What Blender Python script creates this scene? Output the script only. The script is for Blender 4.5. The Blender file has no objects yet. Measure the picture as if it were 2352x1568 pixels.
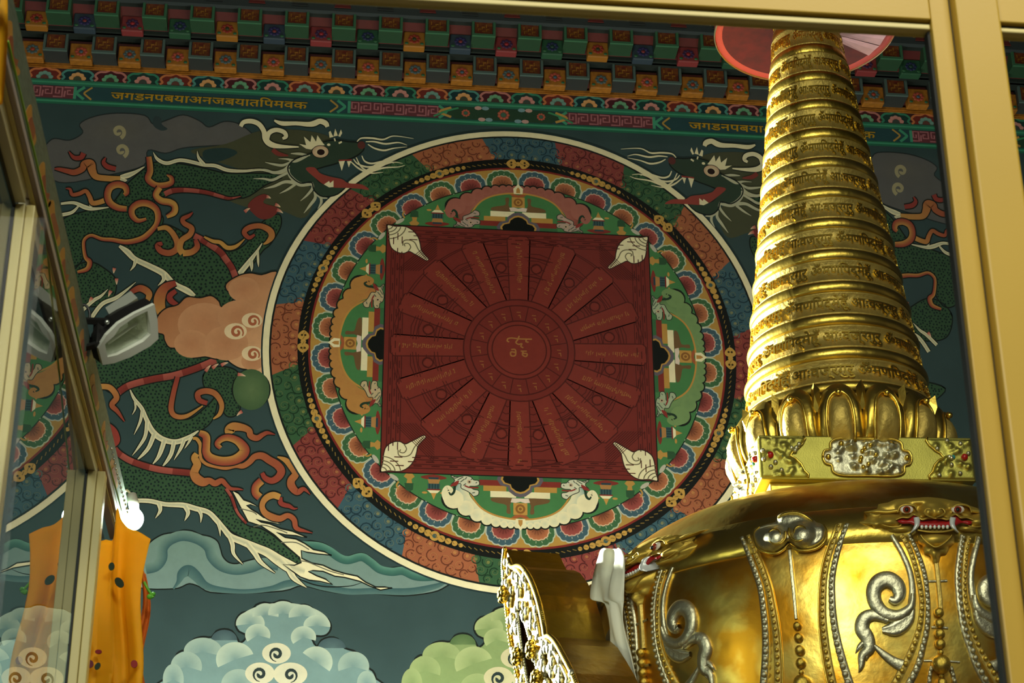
import bpy, bmesh, math, random
import numpy as np
from mathutils import Vector, Matrix
from mathutils.geometry import delaunay_2d_cdt

random.seed(7)
SC = bpy.context.scene
COL = SC.collection

# ------------------------------------------------------------------ camera
CX, CY, FPX = 1176.0, 784.0, 4330.0          # frame centre and focal length in pixels of the 2352x1568 frame
EYE = np.array([0.0, 0.0, 1.6])
_p, _y, _r = math.radians(25.2), math.radians(6.1), math.radians(-0.3)
_F = np.array([math.sin(_y) * math.cos(_p), math.cos(_y) * math.cos(_p), math.sin(_p)])
_R0 = np.array([math.cos(_y), -math.sin(_y), 0.0])
_U0 = np.cross(_R0, _F)
_R = _R0 * math.cos(_r) + _U0 * math.sin(_r)
_U = -_R0 * math.sin(_r) + _U0 * math.cos(_r)
cam_data = bpy.data.cameras.new('camera')
cam_data.sensor_width = 36.0
cam_data.lens = FPX / 2352.0 * 36.0
cam_data.clip_start = 0.05
cam_data.dof.use_dof = True
cam_data.dof.focus_distance = 8.0
cam_data.dof.aperture_fstop = 14.0
cam = bpy.data.objects.new('camera', cam_data)
COL.objects.link(cam)
m = Matrix.Identity(4)
for i in range(3):
    m[i][0], m[i][1], m[i][2], m[i][3] = _R[i], _U[i], -_F[i], EYE[i]
cam.matrix_world = m
SC.camera = cam

# ------------------------------------------------------------------ world, lights, exposure
W = bpy.data.worlds.new('world')
SC.world = W
W.use_nodes = True
W.node_tree.nodes['Background'].inputs[0].default_value = (0.55, 0.62, 0.45, 1)
W.node_tree.nodes['Background'].inputs[1].default_value = 0.01

def area_light(name, loc, target, sx, sy, power, col):
    l = bpy.data.lights.new(name, 'AREA')
    l.shape = 'RECTANGLE'; l.size = sx; l.size_y = sy; l.energy = power; l.color = col
    o = bpy.data.objects.new(name, l); COL.objects.link(o)
    o.location = loc
    o.rotation_euler = (Vector(target) - Vector(loc)).to_track_quat('-Z', 'Y').to_euler()
    return o
area_light('daylight_window', (3.6, -5.7, 5.6), (3.6, 6.0, 5.6), 4.4, 4.7, 40.0, (0.95, 1.0, 0.88))
area_light('side_window', (-3.05, -5.7, 5.4), (-3.05, 6.0, 5.4), 2.6, 3.6, 400.0, (1.0, 1.0, 0.84))
area_light('hall_fill', (1.3, -0.4, 6.5), (1.3, -0.38, 0.0), 3.4, 0.8, 260.0, (1.0, 0.97, 0.80))  # added fill, unseen above the viewer, brightens window frames and dome
for xx in (-1.2, 1.0, 3.4):                                     # added fill lights, unseen behind the stupa below the frame, washing the wall
    area_light('wall_fill', (xx, 9.5, 2.5), (xx, 10.9, 5.0), 1.2, 0.12, 80.0, (1.0, 1.0, 0.86))
fl_ = bpy.data.lights.new('stupa_floodlight', 'SPOT')           # floodlight at the left end of the painted wall, aimed at the stupa
fl_.energy = 15000.0; fl_.color = (0.97, 1.0, 0.9); fl_.spot_size = math.radians(40); fl_.spot_blend = 0.4; fl_.shadow_soft_size = 0.12
flo = bpy.data.objects.new('stupa_floodlight', fl_); COL.objects.link(flo); flo.location = (-2.6, 9.9, 4.7)
flo.rotation_euler = (Vector((1.9, 6.4, 4.1)) - Vector(flo.location)).to_track_quat('-Z', 'Y').to_euler()
BULB_POWER = 10.0
SC.view_settings.view_transform = 'Standard'
SC.view_settings.look = 'None'
SC.view_settings.exposure = 0.0
SC.view_settings.gamma = 1.0
SC.view_settings.use_curve_mapping = False

# ------------------------------------------------------------------ geometry of the place
D = 11.0                                     # the painted wall stands at y = D
MCX, MCZ, MH = 1.2222, 6.7455, 0.8735        # mandala centre on the wall, half side of its square
AX, AY = 1.922, 6.4                          # axis of the stupa
HZ = 1.6

def ray(x, y):
    return _F + _R * ((x - CX) / FPX) + _U * ((CY - y) / FPX)
def on_y(x, y, Y):
    d = ray(x, y); return EYE + d * (Y / d[1])
def on_x(x, y, X):
    d = ray(x, y); return EYE + d * (X / d[0])
def on_plane(x, y, p0, n):
    d = ray(x, y); return EYE + d * (np.dot(np.array(p0) - EYE, n) / np.dot(d, n))
def PX(p):
    q = on_y(p[0], p[1], D); return (q[0], q[2])
def ML(p):
    return (MCX + MH * p[0], MCZ + MH * p[1])
def ID(p):
    return (p[0], p[1])

# ------------------------------------------------------------------ materials
def lin(c):
    return tuple(((v / 255) / 12.92 if v / 255 <= 0.04045 else (((v / 255) + 0.055) / 1.055) ** 2.4) for v in c[:3])
_mats = {}
def mat(name, col=(128, 128, 128), rough=0.5, metal=0.0, noise=0.0, nscale=6.0, bump=0.0, bscale=40.0, emit=None, spec=None, col2=None, thr=None, stretch=None):
    if name in _mats: return _mats[name]
    M = bpy.data.materials.new(name); M.use_nodes = True
    nt = M.node_tree; b = nt.nodes['Principled BSDF']
    c = lin(col)
    b.inputs['Base Color'].default_value = (*c, 1)
    b.inputs['Roughness'].default_value = rough
    b.inputs['Metallic'].default_value = metal
    if spec is not None: b.inputs['Specular IOR Level'].default_value = spec
    tc = nt.nodes.new('ShaderNodeTexCoord')
    src = tc.outputs['Object']
    if stretch:
        mp = nt.nodes.new('ShaderNodeMapping'); mp.inputs['Scale'].default_value = stretch
        nt.links.new(src, mp.inputs[0]); src = mp.outputs[0]
    if noise > 0 or col2:
        n = nt.nodes.new('ShaderNodeTexNoise'); n.inputs['Scale'].default_value = nscale; n.inputs['Detail'].default_value = 5
        nt.links.new(src, n.inputs['Vector'])
        r = nt.nodes.new('ShaderNodeValToRGB')
        lo, hi = thr or (0.35, 0.65)
        r.color_ramp.elements[0].position = lo; r.color_ramp.elements[1].position = hi
        c2 = lin(col2) if col2 else tuple(v * (1 - noise) for v in c)
        r.color_ramp.elements[0].color = (*c2, 1); r.color_ramp.elements[1].color = (*c, 1)
        nt.links.new(n.outputs[0], r.inputs[0]); nt.links.new(r.outputs[0], b.inputs['Base Color'])
        if metal > 0.5:
            mr = nt.nodes.new('ShaderNodeMapRange'); mr.inputs['To Min'].default_value = rough + 0.14; mr.inputs['To Max'].default_value = rough - 0.03
            nt.links.new(n.outputs[0], mr.inputs[0]); nt.links.new(mr.outputs[0], b.inputs['Roughness'])
    if bump > 0:
        n2 = nt.nodes.new('ShaderNodeTexNoise'); n2.inputs['Scale'].default_value = bscale; n2.inputs['Detail'].default_value = 4
        nt.links.new(src, n2.inputs['Vector'])
        bp = nt.nodes.new('ShaderNodeBump'); bp.inputs['Strength'].default_value = bump; bp.inputs['Distance'].default_value = 0.01
        nt.links.new(n2.outputs[0], bp.inputs['Height']); nt.links.new(bp.outputs[0], b.inputs['Normal'])
    if emit:
        b.inputs['Emission Color'].default_value = (*lin(emit[0]), 1); b.inputs['Emission Strength'].default_value = emit[1]
    _mats[name] = M
    return M

def paint_material():
    M = bpy.data.materials.new('mural_paint'); M.use_nodes = True
    nt = M.node_tree; b = nt.nodes['Principled BSDF']
    at = nt.nodes.new('ShaderNodeVertexColor'); at.layer_name = 'pigment'
    tc = nt.nodes.new('ShaderNodeTexCoord')
    n = nt.nodes.new('ShaderNodeTexNoise'); n.inputs['Scale'].default_value = 9; n.inputs['Detail'].default_value = 8; n.inputs['Roughness'].default_value = 0.7
    nt.links.new(tc.outputs['Object'], n.inputs['Vector'])
    mr = nt.nodes.new('ShaderNodeMapRange'); mr.inputs['To Min'].default_value = 0.78; mr.inputs['To Max'].default_value = 1.2
    nt.links.new(n.outputs[0], mr.inputs[0])
    mx = nt.nodes.new('ShaderNodeVectorMath'); mx.operation = 'SCALE'
    nt.links.new(at.outputs['Color'], mx.inputs[0]); nt.links.new(mr.outputs[0], mx.inputs['Scale'])
    nt.links.new(mx.outputs[0], b.inputs['Base Color'])
    b.inputs['Roughness'].default_value = 0.7; b.inputs['Specular IOR Level'].default_value = 0.15
    return M
PAINT = paint_material()

def glass_material(name, tint, boost=1.5):
    M = bpy.data.materials.new(name); M.use_nodes = True
    nt = M.node_tree; nt.nodes.clear()
    o = nt.nodes.new('ShaderNodeOutputMaterial'); t = nt.nodes.new('ShaderNodeBsdfTransparent'); g = nt.nodes.new('ShaderNodeBsdfGlossy')
    t.inputs[0].default_value = (*tint, 1); g.inputs['Roughness'].default_value = 0.0
    f = nt.nodes.new('ShaderNodeFresnel'); f.inputs[0].default_value = boost
    mx = nt.nodes.new('ShaderNodeMixShader')
    nt.links.new(f.outputs[0], mx.inputs[0]); nt.links.new(t.outputs[0], mx.inputs[1]); nt.links.new(g.outputs[0], mx.inputs[2]); nt.links.new(mx.outputs[0], o.inputs[0])
    return M
GLASS = glass_material('window_glass', (0.95, 0.97, 0.95), 1.12)
GLASS_SIDE = glass_material('side_glass', (0.8, 0.84, 0.8), 1.9)

MASK = mat('mask_gilding', (206, 176, 74), 0.42, 0.75, noise=0.15, nscale=12, bump=0.1, bscale=80)
GOLD = mat('gold_plate', (240, 206, 90), 0.27, 1.0, noise=0.35, nscale=5, bump=0.25, bscale=22)
GOLD_DOME = mat('gilded_dome', (250, 222, 110), 0.27, 1.0, col2=(216, 152, 34), nscale=4.5, thr=(0.42, 0.6), bump=0.22, bscale=14)
GOLD_OLD = mat('aged_gilding', (216, 188, 96), 0.46, 0.72, noise=0.3, nscale=12, bump=0.3, bscale=60)
GOLD_MATT = mat('matt_gilt_sheet', (190, 182, 88), 0.42, 1.0, noise=0.12, nscale=9, bump=0.08, bscale=200)
SILVER = mat('silver_relief', (216, 212, 178), 0.38, 1.0, noise=0.2, nscale=14, bump=0.25, bscale=70)
ALU = mat('cream_painted_aluminium', (188, 154, 54), 0.42, 0.0, noise=0.05, nscale=3, bump=0.02, bscale=200)
ALU_SIDE = mat('cream_side_aluminium', (214, 198, 132), 0.36, 0.0, noise=0.06, nscale=3)
RUBBER = mat('black_gasket', (14, 16, 14), 0.6)
BLACK = mat('black_metal', (14, 14, 13), 0.5)
GREYM = mat('grey_metal', (116, 120, 108), 0.55)
CORAL = mat('coral_gem', (170, 24, 20), 0.25)
TURQ = mat('turquoise_gem', (40, 150, 150), 0.3)
RED_LACQUER = mat('red_lacquer', (160, 22, 22), 0.35)
TOOTH = mat('silver_tooth', (215, 220, 215), 0.3, 0.2)
EYE_WHITE = mat('eye_white', (225, 215, 200), 0.3)
EYE_IRIS = mat('eye_iris', (140, 50, 25), 0.3)
SILK_WHITE = mat('white_silk', (232, 232, 208), 0.55, noise=0.08, nscale=9)
def cloth_material(name, col, thin):
    M = mat(name, col, 0.7, noise=0.1, nscale=14); nt = M.node_tree; b = nt.nodes['Principled BSDF']; o = nt.nodes['Material Output']
    t = nt.nodes.new('ShaderNodeBsdfTranslucent'); t.inputs[0].default_value = (*lin(col), 1); mx = nt.nodes.new('ShaderNodeMixShader'); mx.inputs[0].default_value = thin
    nt.links.new(b.outputs[0], mx.inputs[1]); nt.links.new(t.outputs[0], mx.inputs[2]); nt.links.new(mx.outputs[0], o.inputs[0]); return M
SILK_ORANGE = cloth_material('orange_cloth', (255, 196, 20), 0.4)
UMB_RED = mat('red_umbrella_cloth', (116, 14, 8), 0.6, noise=0.35, nscale=22)
UMB_PINK = mat('pink_umbrella_rim', (226, 92, 90), 0.6)
CREAM = mat('cream_cord', (226, 214, 170), 0.6)

# ------------------------------------------------------------------ object helpers
def tag(o, label=None, cat=None, group=None, kind=None):
    if label: o['label'] = label
    if cat: o['category'] = cat
    if group: o['group'] = group
    if kind: o['kind'] = kind
    return o
def empty(name, loc=(0, 0, 0), parent=None):
    o = bpy.data.objects.new(name, None); COL.objects.link(o); o.location = loc
    o.empty_display_size = 0.1
    if parent: o.parent = parent
    return o
def mesh_obj(name, verts, faces, material, parent=None, smooth=False, colors=None, matidx=None):
    me = bpy.data.meshes.new(name)
    me.from_pydata([tuple(map(float, v)) for v in verts], [], faces)
    for M in (material if isinstance(material, (list, tuple)) else [material]):
        me.materials.append(M)
    if smooth: me.polygons.foreach_set('use_smooth', [True] * len(me.polygons))
    if matidx: me.polygons.foreach_set('material_index', matidx)
    if colors is not None:
        a = me.color_attributes.new('pigment', 'FLOAT_COLOR', 'POINT')
        a.data.foreach_set('color', np.array(colors, dtype=np.float32).ravel())
    me.update()
    o = bpy.data.objects.new(name, me); COL.objects.link(o)
    if parent: o.parent = parent
    return o
def put(name, data, parent, loc=(0, 0, 0), rot=(0, 0, 0), scale=(1, 1, 1)):
    o = bpy.data.objects.new(name, data); COL.objects.link(o); o.parent = parent
    o.location = loc; o.rotation_euler = rot; o.scale = scale
    return o
class MB:
    """collects quads, boxes and tubes of one part"""
    def __init__(s): s.v = []; s.f = []; s.mi = []
    def add(s, vs, fs, mi=0):
        n = len(s.v); s.v += [tuple(map(float, v)) for v in vs]; s.f += [tuple(i + n for i in f) for f in fs]; s.mi += [mi] * len(fs)
    def box(s, a, b, mi=0):
        (x0, y0, z0), (x1, y1, z1) = a, b
        s.add([(x0, y0, z0), (x1, y0, z0), (x1, y1, z0), (x0, y1, z0), (x0, y0, z1), (x1, y0, z1), (x1, y1, z1), (x0, y1, z1)],
              [(0, 3, 2, 1), (4, 5, 6, 7), (0, 1, 5, 4), (1, 2, 6, 5), (2, 3, 7, 6), (3, 0, 4, 7)], mi)
    def bevel_box(s, a, b, c, mi=0):
        """box with chamfered edges (c)"""
        bm = bmesh.new(); bmesh.ops.create_cube(bm, size=1.0)
        a = np.array(a, float); b = np.array(b, float)
        for v in bm.verts: v.co = Vector((a + b) / 2 + np.array(v.co) * (b - a))
        bmesh.ops.bevel(bm, geom=bm.edges[:], offset=c, segments=2, profile=0.5, affect='EDGES')
        bm.verts.index_update()
        s.add([v.co[:] for v in bm.verts], [tuple(v.index for v in f.verts) for f in bm.faces], mi); bm.free()
    def tube(s, pts, r, n=8, mi=0, cap=True):
        pts = [np.array(p, float) for p in pts]; k = len(pts)
        rs = r if isinstance(r, (list, tuple)) else [r] * k
        vs = []; prev = None
        for i, p in enumerate(pts):
            t = pts[min(i + 1, k - 1)] - pts[max(i - 1, 0)]; t = t / (np.linalg.norm(t) + 1e-12)
            a = prev if prev is not None else (np.array([0, 0, 1.0]) if abs(t[2]) < 0.9 else np.array([1.0, 0, 0]))
            u = a - t * np.dot(a, t); u /= np.linalg.norm(u); w = np.cross(t, u); prev = u
            for j in range(n):
                an = 2 * math.pi * j / n; vs.append(p + (u * math.cos(an) + w * math.sin(an)) * rs[i])
        fs = [(i * n + j, i * n + (j + 1) % n, (i + 1) * n + (j + 1) % n, (i + 1) * n + j) for i in range(k - 1) for j in range(n)]
        if cap: fs += [tuple(range(n - 1, -1, -1)), tuple((k - 1) * n + j for j in range(n))]
        s.add(vs, fs, mi)
    def lathe(s, prof, n=48, c=(0, 0), mi=0, a0=0.0, a1=2 * math.pi):
        full = abs(a1 - a0 - 2 * math.pi) < 1e-6; m_ = n if full else n + 1
        vs = [(c[0] + r * math.cos(a0 + (a1 - a0) * j / n), c[1] + r * math.sin(a0 + (a1 - a0) * j / n), z) for r, z in prof for j in range(m_)]
        fs = [(i * m_ + j, i * m_ + (j + 1) % m_, (i + 1) * m_ + (j + 1) % m_, (i + 1) * m_ + j) for i in range(len(prof) - 1) for j in range(n)]
        s.add(vs, fs, mi)
    def ball(s, c, r, n=10, k=7, mi=0):
        rr = r if isinstance(r, (list, tuple)) else (r, r, r)
        vs = [(c[0], c[1], c[2] + rr[2])]
        for i in range(1, k):
            t = math.pi * i / k
            vs += [(c[0] + rr[0] * math.sin(t) * math.cos(2 * math.pi * j / n), c[1] + rr[1] * math.sin(t) * math.sin(2 * math.pi * j / n), c[2] + rr[2] * math.cos(t)) for j in range(n)]
        vs.append((c[0], c[1], c[2] - rr[2]))
        fs = [(0, 1 + j, 1 + (j + 1) % n) for j in range(n)]
        fs += [(1 + i * n + j, 1 + (i + 1) * n + j, 1 + (i + 1) * n + (j + 1) % n, 1 + i * n + (j + 1) % n) for i in range(k - 2) for j in range(n)]
        e = len(vs) - 1
        fs += [(e, 1 + (k - 2) * n + (j + 1) % n, 1 + (k - 2) * n + j) for j in range(n)]
        s.add(vs, fs, mi)
    def build(s, name, material, parent=None, smooth=False):
        return mesh_obj(name, s.v, s.f, material, parent, smooth, matidx=s.mi)

# ------------------------------------------------------------------ curves and flat painting
def catmull(P, n=6, closed=False):
    P = [np.array(p, float) for p in P]; k = len(P); out = []
    if k < 3 and not closed:
        return [P[0] + (P[-1] - P[0]) * t / n for t in range(n + 1)]
    for i in range(k if closed else k - 1):
        if closed: a, b, c, d = P[i - 1], P[i], P[(i + 1) % k], P[(i + 2) % k]
        else: a, b, c, d = P[max(i - 1, 0)], P[i], P[i + 1], P[min(i + 2, k - 1)]
        for t in range(n):
            u = t / n
            out.append(0.5 * ((2 * b) + (c - a) * u + (2 * a - 5 * b + 4 * c - d) * u * u + (-a + 3 * b - 3 * c + d) * u ** 3))
    if not closed: out.append(P[-1])
    return out
def spiral(cx, cy, r0, r1, turns, a0, n=22):
    """points from radius r0 to r1"""
    return [(cx + (r0 + (r1 - r0) * i / n) * math.cos(a0 + turns * 2 * math.pi * i / n), cy + (r0 + (r1 - r0) * i / n) * math.sin(a0 + turns * 2 * math.pi * i / n)) for i in range(n + 1)]
def cdt(pts, step=None):
    """triangles of a closed outline; with step, inner points on a grid"""
    pts = [np.array(p, float) for p in pts]
    q = [pts[0]]
    for p in pts[1:]:
        if np.linalg.norm(p - q[-1]) > 1e-9: q.append(p)
    if np.linalg.norm(q[0] - q[-1]) < 1e-9: q.pop()
    n = len(q); A = np.array(q)
    vs = [Vector(p) for p in q]
    if step:
        x0, y0 = A.min(0); x1, y1 = A.max(0)
        gx = np.arange(x0 + step / 2, x1, step); gy = np.arange(y0 + step / 2, y1, step * 0.87)
        g = np.array([(x + (step / 2 if j % 2 else 0), y) for j, y in enumerate(gy) for x in gx])
        if len(g):
            ins = inside(A, g) & (edge_dist(A, g) > step * 0.35)
            vs += [Vector(p) for p in g[ins]]
    r = delaunay_2d_cdt(vs, [(i, (i + 1) % n) for i in range(n)], [], 1, 1e-7)
    return [(v[0], v[1]) for v in r[0]], [tuple(f) for f in r[2]]
def inside(A, g):
    x, y = g[:, 0], g[:, 1]; c = np.zeros(len(g), bool); n = len(A)
    for i in range(n):
        xi, yi = A[i]; xj, yj = A[i - 1]
        if yi == yj: continue
        c ^= ((yi > y) != (yj > y)) & (x < (xj - xi) * (y - yi) / (yj - yi) + xi)
    return c
def edge_dist(A, g):
    d = np.full(len(g), 1e9); n = len(A)
    for i in range(n):
        a, b = A[i - 1], A[i]; ab = b - a; L = ab @ ab
        if L < 1e-18: continue
        t = np.clip(((g - a) @ ab) / L, 0, 1)
        d = np.minimum(d, np.hypot(*((a + t[:, None] * ab) - g).T))
    return d
def mixc(a, b, t): return tuple(a[i] + (b[i] - a[i]) * t for i in range(3))

def dull(c, k=0.16):
    g = 0.3 * c[0] + 0.6 * c[1] + 0.1 * c[2]; return tuple(v + (g - v) * k for v in c)
class Paint:
    """one painted figure on the wall: flat layers of pigment, each a hair in front of the last"""
    LZ = 0.00028
    def __init__(s, mp=PX, mirror=False): s.strokes = []; s.mp = mp; s.mirror = mirror
    def _add(s, P, fs, cs, z, mp):
        mp = mp or s.mp; Q = []
        for p in P:
            X, Z = mp(p)
            Q.append((2 * MCX - X if s.mirror else X, Z))
        s.strokes.append((z, len(s.strokes), Q, fs, [(*dull(lin(c)), 1.0) for c in cs]))
    def poly(s, pts, col, z=1, smooth=0, step=None, line=None, lw=3, mp=None):
        if smooth: pts = catmull(pts, smooth, True)
        if callable(col) and not step: step = 10
        P, fs = cdt(pts, step)
        s._add(P, fs, [col(p) if callable(col) else col for p in P], z, mp)
        if line: s.ribbon(list(pts) + [pts[0], pts[1]], lw, line, z + 0.4, n=0, mp=mp)
    def ribbon(s, pts, w, col, z=1, n=6, taper=(1, 1), line=None, lw=2.5, col2=None, mp=None):
        """stroke; col may be a list of colours across; col2 the colours at its end; w may be a list along it"""
        if isinstance(w, (list, tuple)):
            q = catmull([(p[0], p[1], ww) for p, ww in zip(pts, w)], n or 1)
            ws = [p[2] for p in q]; P = [p[:2] for p in q]
        else:
            P = catmull(pts, n) if n else [np.array(p, float) for p in pts]
            k = len(P); ws = []
            for i in range(k):
                t = i / (k - 1)
                ws.append(w * (taper[0] + (1 - taper[0]) * min(1, t * 3) if t < 0.34 else taper[1] + (1 - taper[1]) * min(1, (1 - t) * 2.2) if t > 0.55 else 1))
        k = len(P)
        cols = col if isinstance(col, list) else [col, col]
        cole = (col2 if isinstance(col2, list) else [col2] * len(cols)) if col2 else cols
        m_ = len(cols); V = []; C = []
        for i in range(k):
            t = P[min(i + 1, k - 1)] - P[max(i - 1, 0)]; t = t / (np.linalg.norm(t) + 1e-12); nn = np.array([-t[1], t[0]])
            for j in range(m_):
                u = j / (m_ - 1) - 0.5
                V.append(P[i] + nn * ws[i] * u); C.append(mixc(cols[j], cole[j], i / (k - 1)))
        fs = [(i * m_ + j, i * m_ + j + 1, (i + 1) * m_ + j + 1, (i + 1) * m_ + j) for i in range(k - 1) for j in range(m_ - 1)]
        s._add(V, fs, C, z, mp)
        if line:
            V2 = []
            for i in range(k):
                t = P[min(i + 1, k - 1)] - P[max(i - 1, 0)]; t = t / (np.linalg.norm(t) + 1e-12); nn = np.array([-t[1], t[0]])
                V2 += [P[i] + nn * (ws[i] / 2 + lw), P[i] - nn * (ws[i] / 2 + lw)]
            s._add(V2, [(2 * i, 2 * i + 1, 2 * i + 3, 2 * i + 2) for i in range(k - 1)], [line] * len(V2), z - 0.4, mp)
    def disc(s, c, rx, ry=None, col=(255, 255, 255), z=1, n=20, rim=None, a0=0.0, a1=2 * math.pi, mp=None, rot=0.0):
        ry = ry or rx
        ca, sa = math.cos(rot), math.sin(rot)
        R_ = [(rx * math.cos(a0 + (a1 - a0) * i / n), ry * math.sin(a0 + (a1 - a0) * i / n)) for i in range(n + 1)]
        P = [c] + [(c[0] + x * ca - y * sa, c[1] + x * sa + y * ca) for x, y in R_]
        s._add(P, [(0, i, i + 1) for i in range(1, n + 1)], [col] + [rim or col] * (n + 1), z, mp)
    def ring(s, c, r0, r1, col, z=1, n=120, mp=None, a0=0.0, a1=2 * math.pi, col1=None):
        P = []
        for i in range(n + 1):
            a = a0 + (a1 - a0) * i / n
            P += [(c[0] + r0 * math.cos(a), c[1] + r0 * math.sin(a)), (c[0] + r1 * math.cos(a), c[1] + r1 * math.sin(a))]
        s._add(P, [(2 * i, 2 * i + 1, 2 * i + 3, 2 * i + 2) for i in range(n)], [col, col1 or col] * (n + 1), z, mp)
    def dots(s, pts, spacing, r, col, z=3, margin=3, jit=0.25):
        """scales inside an outline"""
        A = np.array(catmull(pts, 4, True)); x0, y0 = A.min(0); x1, y1 = A.max(0)
        g = np.array([(x + (spacing / 2 if j % 2 else 0), y) for j, y in enumerate(np.arange(y0, y1, spacing * 0.8)) for x in np.arange(x0, x1, spacing)])
        g += np.random.RandomState(3).uniform(-jit, jit, g.shape) * spacing
        g = g[inside(A, g)]; g = g[edge_dist(A, g) > margin]
        if len(g):
            s._add([(p[0] + r * math.cos(a), p[1] + r * math.sin(a)) for p in g for a in np.arange(6) * math.pi / 3], [tuple(range(6 * i, 6 * i + 6)) for i in range(len(g))], [col] * (6 * len(g)), z, None)
    def build(s, name, parent, label=None):
        v, f, c, off = [], [], [], 0.0
        for z, _, Q, fs, cs in sorted(s.strokes, key=lambda t: t[:2]):      # later layers lie a hair further out
            off = max(z * s.LZ, off + 4e-6); n = len(v)
            v += [(X, D - off, Z) for X, Z in Q]; f += [tuple(i + n for i in q) for q in fs]; c += cs
        o = mesh_obj(name, v, f, PAINT, parent, colors=c)
        if label: o['label'] = label
        return o

# ================================================================== THE SETTING
# palette of the mural
P_BG = (74, 92, 104); P_CREAM = (246, 236, 186); P_DARK = (26, 34, 32); P_GOLD = (206, 156, 40); P_GREEN = (66, 138, 70)
P_RED = (150, 48, 34); P_ORANGE = (206, 118, 52); P_BLUE = (62, 112, 122); P_TEAL = (40, 150, 118)
P_BODY = (52, 88, 58); P_FLAME_R = (158, 54, 42); P_FLAME_Y = (204, 146, 44)

wb = MB(); wb.box((-6.0, D, 0.0), (9.0, D + 0.3, 10.4))
wall = wb.build('wall_back', mat('teal_wall', (58, 80, 82), 0.75, noise=0.14, nscale=3, bump=0.05, bscale=60, spec=0.15))
tag(wall, 'tall teal plaster wall behind the golden stupa covered with painted mural', 'wall', kind='structure')
fl = MB(); fl.box((-6.0, -6.3, -0.2), (9.0, D + 0.3, 0.0))
tag(fl.build('floor', mat('dark_floor', (70, 56, 44), 0.4, noise=0.3)), 'dark polished temple floor below the frame', 'floor', kind='structure')
ce = MB(); ce.box((-6.0, -6.3, 10.4), (9.0, D + 0.3, 10.6))
tag(ce.build('ceiling', mat('dark_ceiling', (42, 40, 34), 0.8)), 'dark temple ceiling high above the painted cornice', 'ceiling', kind='structure')
wl = MB(); wl.box((-6.3, -6.3, 0), (-6.0, D + 0.3, 10.4))
tag(wl.build('wall_left', mat('side_wall', (60, 52, 44), 0.8, noise=0.3)), 'dim side wall left of the glazed partition', 'wall', kind='structure')
wr = MB(); wr.box((9.0, -6.3, 0), (9.3, D + 0.3, 10.4))
tag(wr.build('wall_right', mat('side_wall', (60, 52, 44))), 'dim side wall right of the golden stupa', 'wall', kind='structure')
wf = MB()
wf.box((-6.3, -6.3, 0), (9.3, -6.0, 3.3)); wf.box((-6.3, -6.3, 8.2), (9.3, -6.0, 10.4)); wf.box((-6.3, -6.3, 3.3), (-4.6, -6.0, 8.2)); wf.box((-1.6, -6.3, 3.3), (1.2, -6.0, 8.2)); wf.box((6.0, -6.3, 3.3), (9.3, -6.0, 8.2))
tag(wf.build('wall_front', mat('side_wall', (60, 52, 44))), 'dim entrance wall with tall window openings behind the viewer', 'wall', kind='structure')

# ------------------------------------------------------------------ carved cornice under the ceiling
trim = empty('trim_1', (0, D, 8.4)); tag(trim, 'carved and painted wooden cornice of two rows of beam ends along the wall top', 'cornice', kind='structure')
trim.location = (0, 0, 0)
P2, P1, R1 = D - 0.16, D - 0.37, D - 0.21
def zz(y, Y, x=788): return on_y(x, y, Y)[2]
z2t, z2b = zz(108, P2), zz(153, P2)
z1t, z1b = zz(28, P1), zz(67, P1)
zr2 = zz(180, D); zs = z1b - 0.03
C_RED = mat('cornice_red', (88, 14, 13), 0.6, noise=0.2); C_DG = mat('cornice_dark_green', (16, 30, 26), 0.7)
C_GREEN = mat('beam_green', (34, 72, 46), 0.6, noise=0.15); C_GREY = mat('beam_slate', (44, 50, 50), 0.6, noise=0.15)
C_YEL = mat('cornice_yellow', (164, 104, 22), 0.6, noise=0.35, nscale=30)
X0c, X1c = -3.6, 7.2
def slab(name, y0, y1, z0, z1, M):
    b = MB(); b.box((X0c, min(y0, y1), z0), (X1c, max(y0, y1), z1)); return b.build(name, M, trim)
def leaning(name, y0, z0, y1, z1):
    b = MB(); b.add([(X0c, y0, z0), (X1c, y0, z0), (X1c, y1, z1), (X0c, y1, z1), (X0c, y0 + .02, z0), (X1c, y0 + .02, z0), (X1c, y1 + .02, z1), (X0c, y1 + .02, z1)], [(0, 1, 2, 3), (7, 6, 5, 4), (0, 4, 5, 1), (2, 6, 7, 3)]); return b.build(name, C_RED, trim)
leaning('recess_board', D - .002, zr2, D - .145, z2t + .035)
slab('shelf_board', R1 - 0.02, D, z2t + 0.03, zs, C_DG)
leaning('recess_board', R1 - .002, zs, P1 + .02, z1t + .035)
zp0 = zz(19, P1 - .05)
slab('shelf_board', P1 - 0.03, R1, z1t + 0.03, zp0 - .012, C_DG)
slab('pennant_board', P1 - 0.04, P1, zp0 - .02, z1t + 0.5, mat('pennant_ground', (46, 56, 58), 0.7))
mo = MB()
ym = zz(181, D - 0.02); mo.box((X0c, D - 0.02, ym - 0.014), (X1c, D, ym + .01)); mo.box((X0c, D - 0.012, ym - 0.024), (X1c, D, ym - 0.014))
mo.build('moulding', C_YEL, trim)
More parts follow.
